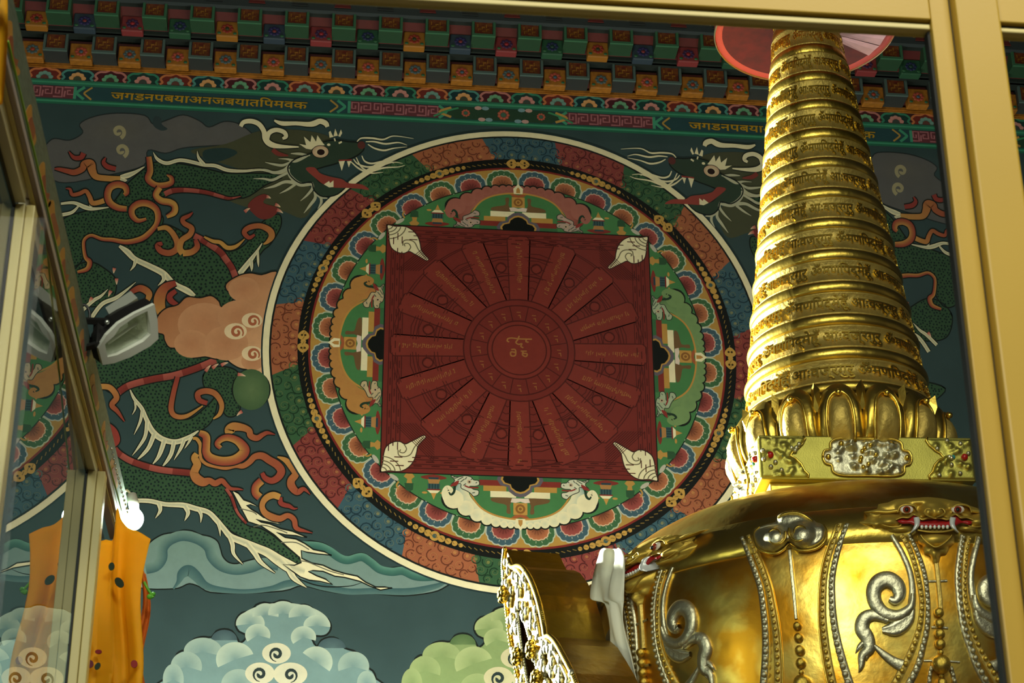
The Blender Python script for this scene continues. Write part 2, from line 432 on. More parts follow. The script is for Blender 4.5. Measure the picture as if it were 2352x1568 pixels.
# one beam end: block with a raised coloured rim and a sunk gilded panel
def beam_end_meshes(w, h, d, rimM):
    b = MB(); b.box((0, 0, 0), (w, d, h), 0)
    t = 0.016
    for a, c in (((0, -t, 0), (w, 0, t)), ((0, -t, h - t), (w, 0, h)), ((0, -t, t), (t, 0, h - t)), ((w - t, -t, t), (w, 0, h - t))): b.box(a, c, 1)
    me = b.build('tmp', [rimM, mat('rim_of_' + rimM.name, (54, 104, 74) if rimM == C_GREEN else (76, 98, 94), 0.6)]); m1 = me.data; bpy.data.objects.remove(me)
    p = MB(); p.box((t * 1.3, -0.004, t * 1.3), (w - t * 1.3, 0, h - t * 1.3), 0)
    rnd = random.Random(5)
    for k in range(9):                        # raised script strokes on the panel
        x = t * 2.3 + (w - t * 5) * (k % 3) / 3.0 + rnd.uniform(0, 0.006); z = t * 2.3 + (h - t * 5.2) * (k // 3) / 3.0
        if k % 2: p.box((x, -0.008, z), (x + 0.022, -0.004, z + 0.006), 1)
        else: p.box((x, -0.008, z), (x + 0.006, -0.004, z + 0.024), 1)
    mp_ = p.build('tmp', [mat('gilt_panel', (116, 68, 20), 0.5, noise=0.5, nscale=40, col2=(98, 30, 16)), mat('panel_script', (146, 98, 28), 0.5)]); m2 = mp_.data; bpy.data.objects.remove(mp_)
    return m1, m2
pitch = 0.3208
wB, hB2, hB1 = 0.160, z2t - z2b, z1t - z1b
m2a, m2b = beam_end_meshes(wB, hB2, 0.16, C_GREY); m1a, m1b = beam_end_meshes(wB, hB1, 0.16, C_GREEN)
def flower_end(name, base, petal, core, w, h):
    b = MB(); b.bevel_box((0, 0, 0), (w, 0.07, h), 0.008, 0)
    for k in range(8):
        a = k * math.pi / 4; b.ball((w / 2 + 0.03 * math.cos(a), -0.002, h / 2 + 0.026 * math.sin(a)), (0.014, 0.004, 0.012), 6, 4, 1)
    b.ball((w / 2, -0.003, h / 2), (0.014, 0.006, 0.012), 6, 4, 2)
    for sx in (0.14, 0.86): b.ball((w * sx, -0.002, h * 0.2), (0.014, 0.004, 0.01), 6, 4, 3)
    o = b.build('tmp', [base, petal, core, mat('leaf_green', (44, 96, 60), 0.6)]); me = o.data; bpy.data.objects.remove(o); return me
fy = flower_end('y', C_YEL, mat('petal_slate', (72, 92, 96), .6), mat('core_red', (150, 50, 34), .6), 0.15, 0.135)
fy2 = flower_end('y2', C_YEL, mat('petal_rose', (168, 70, 52), .6), mat('core_blue', (60, 84, 104), .6), 0.15, 0.135)
fcols = [flower_end('f%d' % i, mat(n, c, .6), mat(n + '_petal', c2, .6), mat(n + '_core', c3, .6), 0.145, 0.12) for i, (n, c, c2, c3) in enumerate((
    ('end_green', (30, 78, 52), (28, 40, 78), (24, 60, 50)), ('end_yellow', (150, 98, 22), (140, 44, 26), (40, 50, 30)),
    ('end_blue', (42, 60, 74), (40, 36, 88), (120, 40, 46)), ('end_rose', (126, 44, 46), (60, 30, 70), (150, 30, 40))))]
xs2 = on_y(763, 130, P2)[0]; xs1 = on_y(763, 48, P1)[0]
for k in range(-9, 17):
    for (mA, mB_, xs, Yp, zb) in ((m2a, m2b, xs2, P2, z2b), (m1a, m1b, xs1, P1, z1b)):
        x = xs + k * pitch * (1.0 if Yp == P2 else P1 / P2)
        if x < X0c or x > X1c - 0.2: continue
        o = put('beam_end', mA, trim, (x, Yp, zb)); put('gilt_panel', mB_, o)
    put('flower_end', fy if k % 2 else fy2, trim, (xs2 + k * pitch + wB + 0.012, D - 0.128, zr2 - 0.05))
    put('flower_end', fcols[k % 4], trim, (xs1 + k * pitch * P1 / P2 + wB + 0.012, R1 - 0.075, zs - 0.02))
# pennants hanging over the top row
pw = on_y(860, 5, P1 - 0.05)[0] - on_y(762, 5, P1 - 0.05)[0]
for k in range(-12, 30):
    x = on_y(762, 5, P1 - 0.05)[0] + (k - 2) * pw
    if x < X0c or x > X1c: continue
    for nm, pts, M in (('pennant', [(x + 0.02, zp0), (x + pw * 0.5 - 0.012, zp0), (x + pw * 0.25, zp0 + 0.2)], mat('pennant_dark', (34, 40, 40), .8) if k % 2 else mat('pennant_maroon', (92, 24, 20), .8)),
                       ('pennant', [(x - 0.012, zp0 + 0.19), (x + 0.012, zp0 + 0.02), (x + pw * 0.22, zp0 + 0.2)], mat('pennant_white', (176, 176, 150), .8) if k % 2 else mat('pennant_yellow', (196, 134, 30), .8)),
                       ('pennant', [(x + pw * 0.5 - 0.02, zp0 + 0.02), (x + pw * 0.5 + 0.012, zp0 + 0.19), (x + pw * 0.28, zp0 + 0.2)], mat('pennant_yellow', (196, 134, 30), .8) if k % 2 else mat('pennant_white', (176, 176, 150), .8))):
        yb = P1 - 0.052
        V = [(p[0], yb, p[1]) for p in pts] + [(p[0], yb - 0.006, p[1]) for p in pts]
        mesh_obj(nm, V, [(0, 1, 2), (5, 4, 3), (0, 3, 4, 1), (1, 4, 5, 2), (2, 5, 3, 0)], M, trim)

# ------------------------------------------------------------------ painted frieze below the cornice
def zw(y, x=788): return on_y(x, y, D)[2]
frieze = empty('lotus_frieze', parent=wall); frieze['label'] = 'painted row of lotus scallops under the cornice'
zt, zbm = zw(191), zw(216)
pt = Paint(ID); pt.poly([(X0c, zbm - 0.01), (X1c, zbm - 0.01), (X1c, zt + 0.03), (X0c, zt + 0.03)], (70, 40, 40), 1); pt.build('scallop_ground', frieze)
scp = on_y(700, 203, D)[0] - on_y(626, 203, D)[0]
sx0 = on_y(626, 203, D)[0]
cyc = [((36, 140, 108), (196, 110, 104), (24, 66, 60)), ((206, 116, 50), (62, 140, 132), (120, 40, 30)), ((66, 150, 142), (216, 140, 48), (20, 58, 64)), ((196, 120, 112), (50, 150, 100), (80, 30, 40))]
for k in range(-20, 40):
    x = sx0 + k * scp
    if x < -2.6 or x > 6.0: continue
    a, b, c = cyc[k % 4]; h = zt - zbm; q = Paint(ID)
    arch = [(x - scp * .48, zbm), (x - scp * .40, zbm + h * .2), (x - scp * .47, zbm + h * .5), (x - scp * .34, zbm + h * .82), (x - scp * .16, zbm + h * .86), (x, zbm + h * 1.05), (x + scp * .16, zbm + h * .86), (x + scp * .34, zbm + h * .82), (x + scp * .47, zbm + h * .5), (x + scp * .40, zbm + h * .2), (x + scp * .48, zbm)]
    q.poly(arch, c, 2); q.ribbon(arch, 0.016, a, 3, n=3)
    q.disc((x, zbm), scp * .24, h * .66, b, 4, 12, a1=math.pi)
    for j in range(5):
        an = math.pi * (j + .5) / 5; q.disc((x + scp * .2 * math.cos(an), zbm + h * .55 * math.sin(an)), scp * .075, h * .16, mixc(b, (255, 240, 210), .25), 5, 8)
    q.disc((x, zbm), scp * .13, h * .36, mixc(b, c, .75), 6, 10, a1=math.pi)
    q.build('scallop', frieze)
band = empty('inscription_band', parent=wall); band['label'] = 'painted border band with gold script, fret and flower panels'
za, zb_, zc, zd = zw(217), zw(226), zw(262), zw(272)
q = Paint(ID); q.poly([(X0c, zd), (X1c, zd), (X1c, za), (X0c, za)], (36, 78, 84), 1)
for (z0, z1, c) in ((za - 0.045, za, (30, 120, 92)), (zd, zd + 0.04, (26, 112, 84))):
    q.poly([(X0c, z0), (X1c, z0), (X1c, z1), (X0c, z1)], c, 3)
    q.poly([(X0c, z0 + 0.016), (X1c, z0 + 0.016), (X1c, z0 + 0.03), (X0c, z0 + 0.03)], (46, 158, 118), 4)
q.build('border_lines', band)
def xw(x, y=245): return on_y(x, y + (x - 788) * 0.048, D)[0]
zlo, zhi = zd + 0.045, za - 0.05
def fret(px0, px1, l, r):
    x0, x1 = xw(px0), xw(px1); q = Paint(ID); zm = (zlo + zhi) / 2; t = 0.05
    L = [(x0, zlo), (x0 - l * t, zm), (x0, zhi)]; R = [(x1, zhi), (x1 + r * t, zm), (x1, zlo)]
    q.poly(L + R, (108, 52, 60), 3); H = zhi - zlo; n = max(2, int(round((x1 - x0) / (H * 1.45)))); u = (x1 - x0) / n
    for k in range(n):
        X = x0 + k * u; Zf = lambda f: zlo + H * f
        for path in ([(0.02, .12), (.42, .12), (.42, .9), (.12, .9), (.12, .4), (.28, .4), (.28, .66)], [(.5, .9), (.95, .9), (.95, .35), (.66, .35), (.66, .66), (.8, .66)], [(.52, .12), (.55, .62)]):
            q.ribbon([(X + u * a, Zf(b)) for a, b in path], 0.012, (176, 104, 112), 4, n=0)
    for S in (L, R): q.ribbon(S, 0.02, (46, 160, 122), 4.5, n=3)
    q.build('fret_panel', band)
def gold_text(body, px0, px1, name='script'):
    cu = bpy.data.curves.new('tmp_text', 'FONT'); cu.body = body; cu.resolution_u = 3; cu.offset = 0.016
    o = bpy.data.objects.new('tmp_text', cu); COL.objects.link(o)
    bpy.context.view_layer.update()
    me = bpy.data.meshes.new_from_object(o.evaluated_get(bpy.context.evaluated_depsgraph_get()))
    bpy.data.objects.remove(o)
    v = np.array([x.co[:] for x in me.vertices]); fs = [tuple(p.vertices) for p in me.polygons]; bpy.data.meshes.remove(me)
    v[:, 0] = (v[:, 0] - v[:, 0].min()) / np.ptp(v[:, 0]); v[:, 1] = (v[:, 1] - v[:, 1].min()) / np.ptp(v[:, 1])
    x0, x1 = xw(px0), xw(px1)
    V = [(x0 + (x1 - x0) * a, D - 0.0022, zlo + 0.012 + (zhi - zlo - 0.02) * b) for a, b, _ in v]
    mesh_obj(name, V, fs, PAINT, band, colors=[(*lin((186, 146, 40)), 1)] * len(V))
def cartouche(px0, px1):
    x0, x1 = xw(px0), xw(px1); q = Paint(ID); zm = (zlo + zhi) / 2
    for (x, sgn) in ((x0, 1), (x1, -1)):
        q.ribbon([(x + sgn * 0.05, zlo), (x + sgn * .015, zlo + .03), (x, zm), (x + sgn * .015, zhi - .03), (x + sgn * .05, zhi)], 0.02, (46, 160, 122), 4, n=4)
        q.ribbon([(x + sgn * 0.10, zlo), (x + sgn * .065, zlo + .03), (x + sgn * .05, zm), (x + sgn * .065, zhi - .03), (x + sgn * .10, zhi)], 0.013, (186, 146, 40), 4, n=4)
    q.build('cartouche', band)
def flower_panel(px0, px1):
    x0, x1 = xw(px0), xw(px1); q = Paint(ID); zm = (zlo + zhi) / 2; xm = (x0 + x1) / 2; H = zhi - zlo
    q.poly([(x0, zm), (x0 + .07, zhi), (x1 - .07, zhi), (x1, zm), (x1 - .07, zlo), (x0 + .07, zlo)], (40, 74, 52), 3)
    for (cx_, r) in ((xm, H * .46), (xm - .26, H * .33), (xm + .26, H * .33)):
        for k in range(9):
            a = k * 2 * math.pi / 9; q.disc((cx_ + r * .7 * math.cos(a), zm + r * .7 * math.sin(a)), r * .28, None, (206, 120, 80), 4, 8, rim=(176, 60, 44))
        q.disc((cx_, zm), r * .42, None, (60, 110, 90), 5, 12)
    for sg in (-1, 1):
        for k in range(4):
            q.disc((xm + sg * (.1 + .025 * k), zm + (.045 if k % 2 else -.045)), .026, .016, (120, 164, 176) if k < 2 else (206, 160, 150), 4, 8)
        q.ribbon([(xm + sg * .36, zlo + .01), (xm + sg * .44, zm), (xm + sg * .36, zhi - .01)], .018, (196, 150, 46), 5, n=4)
        q.ribbon([(xm + sg * .31, zhi - .01), (xm + sg * .39, zm + .01), (xm + sg * .48, zlo + .01)], .014, (46, 150, 100), 5, n=4)
    q.build('flower_panel', band)
fret(20, 172, 0, 0); cartouche(176, 792); gold_text('जगडनपबयाअनजबयातिपमवक', 255, 706)
fret(802, 1008, 0, 1); flower_panel(1022, 1290); fret(1302, 1502, 1, 0); cartouche(1506, 2082); gold_text('जगडनपबयाअनजबयातिपमवक', 1582, 2010)
fret(2092, 2300, 0, 1); flower_panel(2318, 2590)

# ================================================================== THE MANDALA
mandala = empty('mandala', parent=wall); mandala['label'] = 'large round painted mandala with a dark red square and spoked wheel'
def figure(name, fn, parent=mandala, label=None):
    q = Paint(ML); fn(q); return q.build(name, parent, label)
O = (0.0, 0.0)
figure('outer_ring', lambda q: (q.ring(O, 1.826, 1.842, P_DARK, 12.4), q.ring(O, 1.84, 1.886, P_CREAM, 12.5), q.ring(O, 1.885, 1.898, (34, 56, 60), 12.3)), label='cream outer ring')
seg_cols = [((58, 98, 112), (24, 52, 66)), ((176, 96, 52), (104, 46, 24)), ((52, 98, 62), (22, 54, 34)), ((146, 58, 52), (82, 26, 26))]
for i in range(20):
    a0 = math.pi / 2 - math.radians(-9 - 1 + 0) + math.radians(18 * i) - math.radians(18)
    a0 = math.pi / 2 + math.radians(18 * i - 10); a1 = a0 + math.radians(18)
    c, dk = seg_cols[i % 4]
    def seg(q):
        n = 10; sl = math.radians(1.6); P = []
        for k in range(n + 1):
            t = k / n; P += [(1.625 * math.cos(a0 + (a1 - a0) * t - sl), 1.625 * math.sin(a0 + (a1 - a0) * t - sl)), (1.83 * math.cos(a0 + (a1 - a0) * t + sl * .5), 1.83 * math.sin(a0 + (a1 - a0) * t + sl * .5))]
        q._add(P, [(2 * k, 2 * k + 1, 2 * k + 3, 2 * k + 2) for k in range(n)], [c] * len(P), 10, None)
        rnd = random.Random(i)
        for k in range(17):
            t = (k + .5) / 17; row = k % 3
            r = 1.662 + .066 * row + rnd.uniform(-.01, .01); an = a0 + (a1 - a0) * t - sl + sl * 1.5 * (row / 3.5)
            R_ = rnd.uniform(.034, .052); tw = rnd.choice((-1, 1)); pts = spiral(r * math.cos(an), r * math.sin(an), R_, .004, 1.7 * tw, rnd.uniform(0, 6.3), 20)
            q.ribbon(pts, .009, mixc(dk, c, .15), 10.6, n=0)
            q.ribbon(pts[7:18], .007, mixc(c, (230, 180, 80), .18), 10.8, n=0)
            if k % 3 == 0: q.disc((r * math.cos(an), r * math.sin(an)), .012, None, mixc(c, (230, 180, 60), .4), 11, 8)
    figure('flame_segment', seg)
def blackring(q):
    q.ring(O, 1.553, 1.634, (22, 26, 24), 11.2); q.ring(O, 1.54, 1.556, (136, 34, 26), 11.25)
    for k in range(240):
        a = k * 2 * math.pi / 240; q.ribbon([(1.585 * math.cos(a), 1.585 * math.sin(a)), (1.598 * math.cos(a + .016), 1.598 * math.sin(a + .016))], .006, (150, 118, 36), 11.4, n=0)
figure('vajra_ring', blackring, label='black ring with gold line')
for k in range(8):
    a = math.pi / 2 + k * math.pi / 4
    def vajra(q):
        ca, sa = math.cos(a), math.sin(a); f = lambda t, r: ((1.592 + r) * ca - t * sa, (1.592 + r) * sa + t * ca)
        for sg in (-1, 1):
            q.poly([f(sg * .012, -.012), f(sg * .03, -.04), f(sg * .062, -.036), f(sg * .092, 0), f(sg * .062, .036), f(sg * .03, .04), f(sg * .012, .012)], P_GOLD, 11.7, smooth=4)
            q.disc(f(sg * .052, .012), .009, None, (60, 44, 16), 11.9, 8); q.disc(f(sg * .052, -.012), .009, None, (60, 44, 16), 11.9, 8)
        q.disc(f(0, 0), .02, None, P_GOLD, 11.8, 12)
    figure('vajra', vajra)
    a2 = a + math.pi / 8
    def chain(q):
        for j in range(-4, 5):
            an = a2 + j * .0335 * (1 - abs(j) * .02); r = (.037, .026, .023, .02, .016)[abs(j)]
            q.disc((1.592 * math.cos(an), 1.592 * math.sin(an)), r, None, P_GOLD, 11.7, 12)
        q.disc((1.592 * math.cos(a2), 1.592 * math.sin(a2)), .017, None, (70, 100, 96), 11.9, 10)
    figure('bead_chain', chain)
figure('petal_ground', lambda q: q.ring(O, 1.37, 1.545, (190, 142, 34), 10.9), label='gold ground of the lotus ring')
NP = 36
for k in range(NP):
    a = math.pi / 2 + (k + .5) * 2 * math.pi / NP
    oc, ic = (((60, 110, 66), (196, 112, 60)) if k % 2 == 0 else ((62, 98, 112), (172, 74, 66)))
    def petal(q):
        ca, sa = math.cos(a), math.sin(a); f = lambda t, r: ((1.385 + r) * ca - t * sa, (1.385 + r) * sa + t * ca)
        def scal(w, h, n, base=0.0):
            out = []
            for j in range(n):
                for u in range(4):
                    th = math.pi * (j + u / 4) / n; bump = 1 + .06 * math.sin(math.pi * u / 4)
                    out.append(f(w * math.cos(th) * bump, base + h * math.sin(th) ** .55 * bump))
            out.append(f(-w, base)); return out
        o1 = scal(.121, .148, 7); o2 = scal(.113, .139, 7); i1 = scal(.080, .100, 7); i2 = scal(.073, .092, 7)
        q.poly(o1, mixc(oc, (236, 236, 210), .72), 11.3); q.poly(o2, oc, 11.4); q.poly(i1, mixc(ic, (250, 236, 200), .6), 11.5)
        def fan(pts, c0, c1, z):
            q._add([f(0, -.004)] + pts, [(0, j, j + 1) for j in range(1, len(pts))], [c0] + [c1] * len(pts), z, None)
        fan(i2, mixc(ic, (50, 16, 16), .72), ic, 11.6)
        for j in range(7):
            th = math.pi * (j + .5) / 7
            q.ribbon([f(0.01 * math.cos(th), .01), f(.056 * math.cos(th), .062 * math.sin(th))], .004, mixc(ic, (50, 16, 16), .55), 11.7, n=0)
            q.ribbon([f(.09 * math.cos(th + .22), .108 * math.sin(th + .22)), f(.103 * math.cos(th + .22), .126 * math.sin(th + .22))], .005, mixc(oc, (236, 236, 210), .6), 11.7, n=0)
    figure('lotus_petal', petal)
figure('green_disc', lambda q: (q.disc(O, 1.395, None, (30, 44, 34), 11.8, 120), q.disc(O, 1.387, None, (64, 134, 72), 11.9, 120)), label='green ground disc')
# gates on the four sides: black trefoil door, steps, arch of curls ending in sea-beast heads
def gate(side, tint, hl):
    ang = {'bottom': math.pi, 'left': math.pi / 2, 'top': 0, 'right': -math.pi / 2}[side]
    ca, sa = math.cos(ang), math.sin(ang)
    F = lambda t, r: (t * ca - (1 + r) * sa, t * sa + (1 + r) * ca)      # t along the side, r outwards
    def draw(q):
        def P(pts, c, z, **k): q.poly([F(*p) for p in pts], c, z, **k)
        for sg in (-1, 1):
            P([(sg * .1, .036), (sg * .30, .036), (sg * .30, .004), (sg * .1, .004)], (52, 112, 66), 12.3)
            P([(sg * .1, .079), (sg * .295, .079), (sg * .295, .036), (sg * .1, .036)], (142, 44, 34), 12.3)
            P([(sg * .1, .12), (sg * .265, .12), (sg * .265, .079), (sg * .1, .079)], (198, 146, 36), 12.3)
            P([(sg * .03, .166), (sg * .215, .166), (sg * .215, .12), (sg * .03, .12)], P_CREAM, 12.3)
            P([(sg * .05, .17), (sg * .2, .17), (sg * .205, .195), (sg * .16, .21), (sg * .1, .225), (sg * .1, .28), (sg * .07, .285), (sg * .075, .22)], (120, 88, 48), 12.3, smooth=3)
            curve = [(sg * .0, .357), (sg * .1, .352), (sg * .2, .334), (sg * .28, .303), (sg * .355, .255), (sg * .405, .19), (sg * .42, .12), (sg * .405, .07)]
            cols_ = [hl, mixc(tint, hl, .35), tint]
            q.ribbon([F(*p) for p in curve], [.042, .05, .064, .082, .105, .105, .09, .06], cols_ if sg < 0 else cols_[::-1], 12.6, n=6)
            q.ribbon([F(*p) for p in [(sg * .0, .33), (sg * .1, .322), (sg * .2, .296), (sg * .275, .255), (sg * .325, .2), (sg * .355, .145)]], .013, (204, 146, 36), 12.9, n=6)
            for (t, r, R_) in ((.025, .374, .022), (.07, .373, .024), (.118, .368, .028), (.175, .356, .034), (.24, .338, .04), (.31, .306, .048), (.39, .255, .058)):
                q.disc(F(sg * t, r), R_ + .011, None, (28, 36, 30), 12.5, 16); q.disc(F(sg * t, r), R_, None, mixc(tint, hl, .25), 12.75, 16, rim=tint)
            q.disc(F(sg * .485, .19), .082, None, (28, 36, 30), 12.45, 20); q.disc(F(sg * .478, .19), .072, None, tint, 12.8, 20)
            q.ribbon([F(*p) for p in [(sg * .43, .15), (sg * .46, .22), (sg * .52, .21), (sg * .545, .15), (sg * .525, .105), (sg * .495, .12), (sg * .505, .145)]], .038, tint, 12.85, n=5, taper=(1, .5))
            q.ribbon([F(*p) for p in [(sg * .47, .085), (sg * .475, .135), (sg * .497, .158), (sg * .512, .138)]], .018, (34, 62, 46), 12.95, n=5, taper=(1, .5))
            hb = mixc(tint, (200, 206, 190), .6); hd = (84, 98, 84)                 # sea-beast head with open jaws
            P([(sg * .50, .012), (sg * .45, .022), (sg * .40, .01), (sg * .355, .018), (sg * .335, .04), (sg * .30, .045), (sg * .295, .075), (sg * .325, .088), (sg * .365, .09), (sg * .335, .112), (sg * .30, .12), (sg * .302, .152), (sg * .335, .165), (sg * .355, .145), (sg * .385, .125), (sg * .425, .105), (sg * .43, .07), (sg * .50, .085), (sg * .47, .05)], hb, 13, smooth=3, line=(50, 60, 50), lw=.006)
            P([(sg * .44, .05), (sg * .47, .06), (sg * .505, .095), (sg * .455, .085)], (150, 44, 36), 13.5, smooth=3)
            q.ribbon([F(*p) for p in [(sg * .30, .098), (sg * .335, .1), (sg * .37, .098), (sg * .40, .085)]], .011, (150, 44, 36), 13.6, n=4)
            q.disc(F(sg * .367, .055), .015, None, (236, 230, 200), 13.6, 12, rim=(190, 150, 110)); q.disc(F(sg * .366, .056), .007, None, (40, 30, 24), 13.7, 10)
            for (x_, y_, x2, y2) in ((.41, .02, .45, .045), (.43, .016, .475, .036), (.40, .035, .43, .06), (.46, .02, .50, .03), (.385, .02, .395, .038), (.345, .03, .355, .04), (.325, .135, .345, .14), (.31, .055, .32, .065), (.39, .07, .41, .085)): q.ribbon([F(sg * x_, y_), F(sg * x2, y2)], .007, hd, 13.6, n=0)
            # offering vases and banners
            P([(sg * .53, .03), (sg * .62, .008), (sg * .71, .025), (sg * .70, .04), (sg * .64, .05), (sg * .56, .045)], (140, 46, 34), 12.4, smooth=3); P([(sg * .585, .03), (sg * .66, .03), (sg * .655, .045), (sg * .59, .045)], (40, 70, 84), 12.45)
            P([(sg * .575, .045), (sg * .665, .045), (sg * .655, .078), (sg * .585, .078)], (186, 130, 56), 12.4)
            P([(sg * .575, .078), (sg * .665, .078), (sg * .66, .125), (sg * .58, .125)], (54, 92, 96), 12.4)
            for j in range(4): q.ribbon([F(sg * (.59 + .02 * j), .08), F(sg * (.59 + .02 * j), .123)], .006, (30, 56, 64), 12.5, n=0)
            P([(sg * .57, .125), (sg * .67, .125), (sg * .645, .15), (sg * .595, .15)], P_CREAM, 12.5); q.ribbon([F(sg * .57, .124), F(sg * .67, .124)], .01, (140, 46, 34), 12.6, n=0)
            P([(sg * .60, .15), (sg * .64, .15), (sg * .62, .20)], (204, 150, 44), 12.5); q.disc(F(sg * .555, .148), .02, .009, (204, 150, 44), 12.5, 8, rot=ang); q.disc(F(sg * .685, .148), .02, .009, (204, 150, 44), 12.5, 8, rot=ang)
            P([(sg * .78, .0), (sg * .815, .0), (sg * .835, .03), (sg * .81, .05), (sg * .815, .08), (sg * .775, .08), (sg * .78, .05), (sg * .757, .03)], (198, 146, 40), 12.4)
            P([(sg * .765, .08), (sg * .83, .08), (sg * .822, .13), (sg * .795, .145), (sg * .768, .13)], (44, 90, 56), 12.4)
            q.disc(F(sg * .905, .04), .04, .016, (196, 192, 172), 12.4, 10, rot=ang - sg * .6); q.ribbon([F(sg * .87, .07), F(sg * .885, .1), F(sg * .87, .13)], .012, (198, 146, 40), 12.4)
        tre = lambda k: [(-.165 * k, 0), (-.175 * k, .03), (-.15 * k, .075 * k), (-.095 * k, .09 * k), (-.085 * k, .125 * k), (-.04 * k, .16 * k), (0, .17 * k), (.04 * k, .16 * k), (.085 * k, .125 * k), (.095 * k, .09 * k), (.15 * k, .075 * k), (.175 * k, .03), (.165 * k, 0)]
        P(tre(.96), (104, 96, 110), 13); P(tre(.80), (200, 148, 38), 13.2); P(tre(.715), (20, 24, 22), 13.4)
        P([(-.06, .17), (-.07, .2), (-.035, .205), (0, .195), (.035, .205), (.07, .2), (.06, .17)], (232, 212, 194), 13.1)
        P([(-.05, .205), (.05, .205), (.05, .295), (-.05, .295)], (206, 150, 40), 13.1); q.ring(F(0, .25), .02, .036, (150, 96, 24), 13.3, 16); q.disc(F(0, .25), .012, None, (150, 96, 24), 13.3, 8)
        P([(-.065, .318), (-.04, .298), (0, .292), (.04, .298), (.065, .318), (.035, .322), (0, .314), (-.035, .322)], (176, 88, 36), 13.2)
        P([(-.034, .325), (.034, .325), (.038, .37), (0, .412), (-.038, .37)], P_CREAM, 13.2); P([(-.016, .332), (.016, .332), (.014, .364), (0, .385), (-.014, .364)], (200, 140, 40), 13.4)
    figure('gate', draw)
gate('bottom', P_CREAM, (150, 184, 178)); gate('left', (196, 134, 44), (190, 116, 44)); gate('top', (176, 100, 84), (150, 72, 58)); gate('right', (120, 158, 92), (96, 136, 84))
# the red square with its wheel
RQ, RQL, RQD = (124, 38, 30), (134, 43, 32), (84, 26, 23)
def square(q):
    q.poly([(-1.008, -1.008), (1.008, -1.008), (1.008, 1.008), (-1.008, 1.008)], (26, 30, 26), 14)
    q.poly([(-1, -1), (1, -1), (1, 1), (-1, 1)], RQ, 14.3)
    for s_ in (.965, .935, .90, .87):
        q.ribbon([(-s_, -s_), (s_, -s_), (s_, s_), (-s_, s_), (-s_, -s_), (-s_ + .05, -s_)], .008, RQD, 14.5, n=0)
    for side in range(4):
        ca, sa = math.cos(side * math.pi / 2), math.sin(side * math.pi / 2)
        for k in range(14):
            t = -.84 + k * .129
            for (u0, u1, v) in ((t, t + .06, .95), (t + .04, t + .1, .918), (t + .01, t + .07, .885)):
                q.ribbon([(u0 * ca - v * sa, u0 * sa + v * ca), (u1 * ca - v * sa, u1 * sa + v * ca)], .007, RQD, 14.6, n=0)
    for k in range(16):
        a = (k + .5) * math.pi / 8
        for rr in (.62, .78, .93):
            for off in (-.012, .012): q.ribbon([((rr) * math.cos(a + u) + off, (rr) * math.sin(a + u)) for u in np.linspace(-.13, .13, 5)], .006, RQD, 14.5, n=0)
        q.ring((.69 * math.cos(a), .69 * math.sin(a)), .034, .043, RQD, 14.6, 16)
        q.poly([((.69 + .04 * math.cos(u)) * math.cos(a) - .04 * math.sin(u) * math.sin(a), (.69 + .04 * math.cos(u)) * math.sin(a) + .04 * math.sin(u) * math.cos(a)) for u in np.arange(4) * math.pi / 2], RQL, 14.55)
        for j in range(7):
            r = .46 + j * .058; w = .02 + j * .012
            q.ribbon([(r * math.cos(a - w / r), r * math.sin(a - w / r)), ((r + .012) * math.cos(a), (r + .012) * math.sin(a)), (r * math.cos(a + w / r), r * math.sin(a + w / r))], .006, RQD, 14.5, n=0)
    for sx in (-1, 1):
        for sy in (-1, 1):
            for j in range(9):
                t = .76 + j * .02; q.ribbon([(sx * t, sy * .62), (sx * .62, sy * t)], .005, RQD, 14.5, n=0)
figure('palace_square', square, label='dark red square with fine lines')
for k in range(16):
    a = k * math.pi / 8
    def spoke(q):
        ca, sa = math.cos(a), math.sin(a); f = lambda r, t: (r * ca - t * sa, r * sa + t * ca)
        L = .955; w = .088
        pts = [f(.40, -w * .78), f(L - .03, -w), f(L, -w * .7), f(L, w * .7), f(L - .03, w), f(.40, w * .78)]
        q.poly(pts, RQL, 15); q.ribbon(pts + [pts[0], pts[1]], .009, RQD, 15.2, n=0)
        rnd = random.Random(40 + k)
        for j in range(26):
            r = .50 + j * .0155
            if rnd.random() < .12: continue
            t = rnd.uniform(-.012, .004); h = rnd.choice((.018, .026, .034))
            q.ribbon([f(r, t - h * .5), f(r + .003, t + h * .5)], .005, (158, 96, 34), 15.3, n=0)
            if rnd.random() < .6: q.ribbon([f(r, t + h * .5), f(r + .011, t + h * .5)], .005, (158, 96, 34), 15.3, n=0)
            if rnd.random() < .4: q.disc(f(r + .005, t - h * .3), .006, None, (158, 96, 34), 15.3, 6)
    figure('spoke', spoke)
